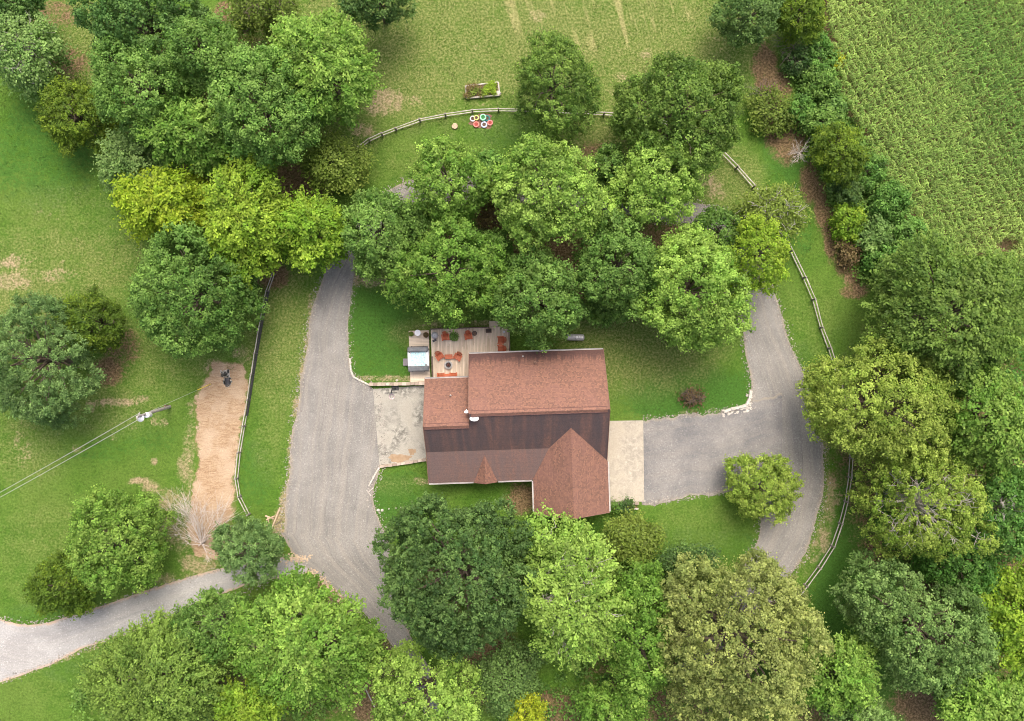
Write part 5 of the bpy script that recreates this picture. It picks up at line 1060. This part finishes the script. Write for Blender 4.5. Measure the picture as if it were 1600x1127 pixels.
def pole():
    p = P(265, 635.5); q = P(214, 651.5, 8.4); t = thing('utility_pole', 'weathered utility pole with a street lamp and a transformer on the left lawn', 'pole', (p.x, p.y, 0)); top = Vector((q.x - p.x, q.y - p.y, 8.4))
    m = MB(); m.tube([(0, 0, -.1), top * .5, top], [.17, .145, .11], 12); m.build('pole', M['polewood'], t, True)
    def on(f): return top * f
    c = P(219.5, 653.5, 7.3) - Vector((p.x, p.y, 0)); a = on(.87); m = MB(); m.tube([a, a.lerp(c, .5) + Vector((0, 0, .25)), c + Vector((0, 0, .2))], .04, 6); m.build('lamp_arm', M['steel'], t, True)
    m = MB(); m.lathe([(.06, .26), (.12, .22), (.34, .06), (.36, 0), (.30, -.06), (0, -.12)], 20, c); lp = m.build('lamp_head', M['white'], t, True); m = MB(); m.lathe([(.16, -.10), (.12, -.22), (0, -.26)], 14, c); m.build('lamp_globe', M['acrylic'], lp, True)
    c = P(231.5, 648.5, 6.0) - Vector((p.x, p.y, 0)); m = MB(); m.lathe([(0, -.45), (.24, -.45), (.25, -.40), (.25, .36), (.27, .38), (.18, .46), (0, .48)], 18, c); tf = m.build('transformer', M['white'], t, True); m = MB(); m.bar(c, on(.72), .08, .12)
    for s in (-1, 1): m.lathe([(.04, .4), (.04, .62), (0, .64)], 8, c + Vector((s * .1, 0, 0)))
    m.build('bracket', M['steel'], tf)
    b = MB(); b.bar(on(.96) + Vector((.12, .38, 0)), on(.96) + Vector((-.12, -.38, 0)), .09, .10); b.build('crossarm', M['polewood'], t)
    m = MB(); m.box((-.02, .12, 1.1), (.14, .12, .5)); m.box((.0, .15, .5), (.06, .06, 1.0)); m.build('meter_box', M['rake'], t)
    m = MB(); m.tube([on(.93), on(.93).lerp(Vector((4.2, 2.3, .05)), .5), (4.2, 2.3, .05)], .012, 5); gw = m.build('guy_wire', M['steel'], t); m = MB(); m.tube([on(.93).lerp(Vector((4.2, 2.3, .05)), .80), (4.2, 2.3, .05)], .035, 6); m.build('guy_guard', M['yellow'], gw)
    for k, (off, lab) in enumerate(((.30, 'upper of the two thin power lines leaving the utility pole'), (-.24, 'lower of the two thin power lines leaving the utility pole'))):
        s = Vector((p.x, p.y, 0)) + on(.97) + Vector((0.1, off, 0)); e = P(-170, 866 - off * 6, 8.6) + Vector((0, off * .4, 0)); n = 16
        pts = [s.lerp(e, i / n) - Vector((0, 0, 4 * .8 * (i / n) * (1 - i / n))) for i in range(n + 1)]
        m = MB(); m.tube(pts, .019, 5); tag(m.build('power_line', M['wire']), lab, 'cable', 'power lines')
pole()
def culvert():
    p = P(356, 596); t = thing('drain_inlet', 'black drain pipe mouth in pale stones at the top of the straw strip', 'drain', (p.x, p.y, 0), R(4)); m = MB(); n = 20
    m.lathe([(.30, -.62), (.34, -.62), (.34, .62), (.28, .62), (.28, -.55), (0, -.55)], n); m.v = [(a[0] * .70, a[2] * .55, a[1] * .5 + .08) for a in m.v]; m.build('pipe', M['dark'], t, True)
    m = MB(); rr = random.Random(9)
    for i in range(60):
        a = rr.uniform(0, 6.28); r = rr.uniform(.85, 1.1); m.box((math.cos(a) * .36 * r, math.sin(a) * .50 * r, .05), (.13, .12, .13), rr.uniform(0, 3))
    for i in range(70): m.box((rr.uniform(-.62, .2), rr.uniform(.5, 1.15), .03), (.15, .12, .08), rr.uniform(0, 3))
    m.build('stone_surround', M['palestone'], t)
culvert()
# split-rail fences: each run one fence, every post and span of rails its own part
def fence(label, px, post='fencedark', rails='fencewood', hgt=1.2, rad=.058, n_rails=2, name='split_rail_fence', close=None):
    pts = [P(u, v, .6) for u, v in px]; t = thing(name, label, 'fence', (pts[0].x, pts[0].y, 0)); o = Vector((pts[0].x, pts[0].y, 0)); rr = random.Random(len(px)); prev = None
    for p in pts:
        m = MB(); q = p - o; m.tube([(q.x, q.y, -.1), (q.x + rr.uniform(-.02, .02), q.y + rr.uniform(-.02, .02), hgt + .06)], [.10, .085], 6); m.build('post', M[post], t)
        if prev is not None:
            m = MB(); d = (q - prev); side = Vector((-d.y, d.x, 0)).normalized()
            for k in range(n_rails):
                z = .28 + (hgt - .34) * k / (n_rails - 1); a, b = prev + side * rr.uniform(-.03, .03), q + side * rr.uniform(-.03, .03); j = d.normalized() * .08
                w = [rad * rr.uniform(.75, 1.15) for _ in range(4)]; m.tube([(a.x - j.x, a.y - j.y, z), tuple(a.lerp(b, .33).to_2d()) + (z + rr.uniform(-.03, .03),), tuple(a.lerp(b, .66).to_2d()) + (z + rr.uniform(-.03, .02),), (b.x + j.x, b.y + j.y, z)], w, 6)
            m.build('rail', M[rails], t)
        prev = q
fence('split-rail fence curving across the back lawn past the painted tyres', [(548, 244), (562, 230), (577, 219), (597, 210), (618.5, 202), (656, 188), (696, 180), (738, 174), (779, 172), (820, 173), (862, 175), (905, 176), (944, 178), (985, 181), (1026, 188), (1064, 200), (1098, 216)])
fence('long split-rail fence following the right leg of the driveway', [(1128, 238), (1152, 262), (1178, 292), (1200, 325), (1219, 358), (1236.5, 392), (1257, 434), (1271.5, 468), (1283.5, 512), (1296, 544), (1309, 586), (1319, 630), (1326, 674), (1330, 716), (1327.5, 746), (1322, 784), (1313.5, 818), (1301, 854), (1280, 887), (1259, 915), (1236, 945), (1208, 975)])
fence('dark wire-backed fence between the straw strip and the left lawn', [(428, 428), (418, 455), (411, 486), (405, 520), (399.5, 552), (394, 585), (388, 625), (381, 666), (373.5, 707), (369.5, 748), (374, 776), (388, 804)], 'fencedark', 'fencewood', 1.2, .05)
M['mesh'] = simple('dark_mesh_netting', (0.045, 0.045, 0.047), (0.09, 0.09, 0.093), 8, .8)
def netting():
    px = [(418, 455), (411, 486), (405, 520), (399.5, 552), (394, 585), (388, 625), (384, 650)]; t = MB(); pts = [P(u + 1.2, v, .6) for u, v in px]
    for a, b in zip(pts, pts[1:]):
        n = int((b - a).length / .09)
        for i in range(n):
            q = a.lerp(b, i / n); t.box((q.x, q.y, .53), (.022, .022, .98))
        for k in range(9): t.bar((a.x, a.y, .06 + .115 * k), (b.x, b.y, .06 + .115 * k), .02, .03)
    tag(t.build('mesh_netting', M['mesh']), 'dark mesh netting fastened to the upper part of the left fence', 'netting')
netting()
# raised garden bed
def raised_bed():
    c = [P(u, v, .3) for u, v in ((727.5, 134.5), (778.5, 128.5), (781, 148.5), (729, 153.5))]; ctr = sum(c, Vector()) / 4; t = thing('raised_bed', 'grey timber raised garden bed with browned and green plants on the back lawn', 'garden bed', (ctr.x, ctr.y, 0)); q = [p - ctr for p in c]
    m = MB()
    for i in range(4):
        a, b = q[i], q[(i + 1) % 4]
        for z in (.1, .26): m.bar((a.x, a.y, z), (b.x, b.y, z), .13, .15)
    m.build('frame', M['fencewood'], t, bevel=.01); m = MB(); m.add([(p.x * .97, p.y * .95, .24) for p in q], [(0, 1, 2, 3)]); s = m.build('soil', M['soil'], t)
    if s.data.polygons[0].normal.z < 0: s.data.flip_normals()
    for x0, x1, pal, n, hu, hz in ((-1.6, -.2, 'brownleaf', 900, .9, .25), (-.1, 1.2, 'lime', 1300, .7, .4), (-1.6, .2, 'olive', 500, .8, .3)):
        rs = np.random.RandomState(n); cl = rs.randint(0, 9, n); cx = rs.uniform(x0, x1, 9)[cl]; cy = rs.uniform(-.55, .6, 9)[cl]; x = cx + rs.randn(n) * .16; y = cy + rs.randn(n) * .15 + cx * .1; C = np.stack([x, y, .25 + hz * rs.rand(n)], 1)
        leaf_mesh('bed_plants', C, np.array([0, 0, 1]) + rs.randn(n, 3) * .5, rs.randn(n, 3), rs.uniform(.12, .24, n), rs.uniform(.06, .13, n), .5 + rs.randn(n) * .2, hu + rs.randn(n) * .25, M['leaf_' + pal], t)
raised_bed()
rubble('garden_stone', 'pale block lying on the lower right corner of the raised bed', [(778.5, 146)], .33, M['palestone'], 'stone', 11, 2.2)
# painted tyres
def tyre(label, u, v, z, r, col, soil=True, stack=1):
    nm = 'tyre_paint_%s' % label.split()[0]; m = simple(nm, col, tuple(min(1, c * 1.15) for c in col), 4, .55); p = P(u, v, z + .2 * stack); t = thing('painted_tyre', label, 'tyre planter', (p.x, p.y, z), 0, 'painted tyres by the back fence')
    for k in range(stack):
        b = .2 * k; MB().lathe([(r * .60, b + .02), (r * .80, b), (r, b + .04), (r * 1.0, b + .15), (r * .82, b + .195), (r * .66, b + .19), (r * .58, b + .15), (r * .60, b + .02)], 28).build('tyre', m, t, True)
    if soil: MB().lathe([(0, .15 + .2 * (stack - 1)), (r * .62, .13 + .2 * (stack - 1)), (r * .62, .05)], 18).build('soil', M['soil'] if not isinstance(soil, str) else M[soil], t)
M['greensoil'] = simple('green_planted_soil', (.03, .13, .04), (.06, .24, .08), 9, .9)
M['redsoil'] = simple('red_planted_soil', (.28, .05, .045), (.42, .10, .09), 9, .9)
tyre('white painted tyre at the left end of the tyre cluster', 738.6, 185.3, 0, .30, (.80, .76, .76)); tyre('yellow painted tyre between the white and green tyres', 744.3, 183.8, .1, .27, (.80, .78, .25))
tyre('green painted double tyre, tallest of the cluster', 754.6, 183, 0, .33, (.36, .80, .50), 'greensoil', 2); tyre('teal painted tyre half hidden behind the green one', 761, 184.6, 0, .30, (.02, .20, .20))
tyre('red painted tyre at the lower left of the cluster', 744, 194.3, 0, .31, (.62, .22, .19), 'redsoil'); tyre('pale blue painted tyre at the bottom of the cluster', 756.3, 194.6, 0, .32, (.60, .66, .88)); tyre('salmon painted tyre at the right end of the cluster', 765.6, 191.8, 0, .29, (.62, .24, .22), 'redsoil')
blob_sheet('mulch_bed', 753, 189.5, 18.5, 11.5, M['mulch'], .006, 15)
def stump():
    p = P(710.5, 197.2, .15); t = thing('tree_stump', 'round pale tree stump left of the painted tyres', 'stump', (p.x, p.y, 0)); m = MB(); rr = random.Random(5); n = 16
    rad = [.30 * rr.uniform(.88, 1.1) for _ in range(n)]; m.add([(math.cos(2 * PI * i / n) * rad[i] * 1.1, math.sin(2 * PI * i / n) * rad[i] * 1.1, -.02) for i in range(n)] + [(math.cos(2 * PI * i / n) * rad[i], math.sin(2 * PI * i / n) * rad[i], .16) for i in range(n)], [(i, (i + 1) % n, (i + 1) % n + n, i + n) for i in range(n)]); m.build('bark', M['bark'], t)
    m = MB(); m.add([(math.cos(2 * PI * i / n) * rad[i] * .96, math.sin(2 * PI * i / n) * rad[i] * .96, .162) for i in range(n)], [tuple(range(n))]); o = m.build('cut_face', M['timber'], t)
stump()
# odds and ends
wl = random.Random(8)
def log(label, a, b, r, m, name='log', z=.0, cat='log', group=None):
    A, Bq = P(*a), P(*b); c = MB(); c.tube([(A.x, A.y, z + r), ((A.x + Bq.x) / 2, (A.y + Bq.y) / 2, z + r * 1.05), (Bq.x, Bq.y, z + r)], [r, r * .95, r * .9], 8); tag(c.build(name, m), label, cat, group)
log('long pale timber pole leaning beside the driveway edge at the left', (438, 793), (425, 826), .10, M['timber'])
for i, (a, b, lab) in enumerate((((415, 806), (428, 811), 'short pale log on top of the small wood heap'), ((417, 812), (430, 806), 'short pale log crossing the small wood heap'), ((414, 818), (423, 822), 'short pale log at the lower left of the small wood heap'), ((419, 808), (421, 820), 'upright-lying pale log in the middle of the small wood heap'))): log(lab, a, b, .09, M['timber'], z=.1 * (i % 3), group='logs of the small wood heap')
log('dark charred branch beside the small wood heap', (431, 820), (441, 812), .06, M['bark'], 'branch', cat='branch')
log('dark fallen log in the hollow of the right wood', (1492, 928), (1545, 948), .22, M['bark'])
log('pale broken board at the end of the straight kerb', (575, 770), (584, 762), .07, M['fencewood'], 'board', cat='board'); log('second pale broken board lying across the kerb end', (573, 766), (580, 775), .06, M['fencewood'], 'board', cat='board')
for (u, v, s, lab) in ((591, 797, .22, 'larger white stone of the pair at the driveway end of the stone row'), (597, 797.5, .26, 'largest white stone in the stone row on the lower lawn'), (608, 795.5, .13, 'third white stone from the driveway in the lawn row'), (619, 794.5, .12, 'fourth white stone from the driveway in the lawn row'), (627, 794, .12, 'white stone just left of the dark oak end of the row'), (636, 793.8, .13, 'white stone nearest the dark oak in the lawn row')): rubble('white_stone', lab, [(u, v)], s, M['palestone'], 'stone', int(u))['group'] = 'white stones in a row on the lower lawn'
rubble('boulder', 'pale boulder on the bare soil above the retaining wall', [(620, 594.5)], .28, M['palestone'], 'stone', 31, 1.4)
rubble('boulder', 'grey boulder at the foot of the big left pine', [(144, 578)], .34, M['stone'], 'stone', 33, 1.3)
rr = random.Random(21); o = rubble('straw_litter', 'pale gravel and straw litter at the mouth of the pale road', [(450 + rr.gauss(12, 11), 873 + rr.gauss(0, 3.2)) for _ in range(120)], .13, M['timber'], 'litter', 6, .4); del o['label'], o['category']; o['kind'] = 'stuff'
rr = random.Random(22); o = rubble('edge_stones', 'x', [(488 + 42 * f + rr.gauss(0, 3), 894 + 42 * f ** 1.3 + rr.gauss(0, 4)) for f in [rr.random() for _ in range(160)]] + [(585 + 16 * f + rr.gauss(0, 2), 1010 + 34 * f + rr.gauss(0, 3)) for f in [rr.random() for _ in range(70)]], .12, M['timber'], 'litter', 6, .5); del o['label'], o['category']; o['kind'] = 'stuff'
print('LEAVES', LEAVES)
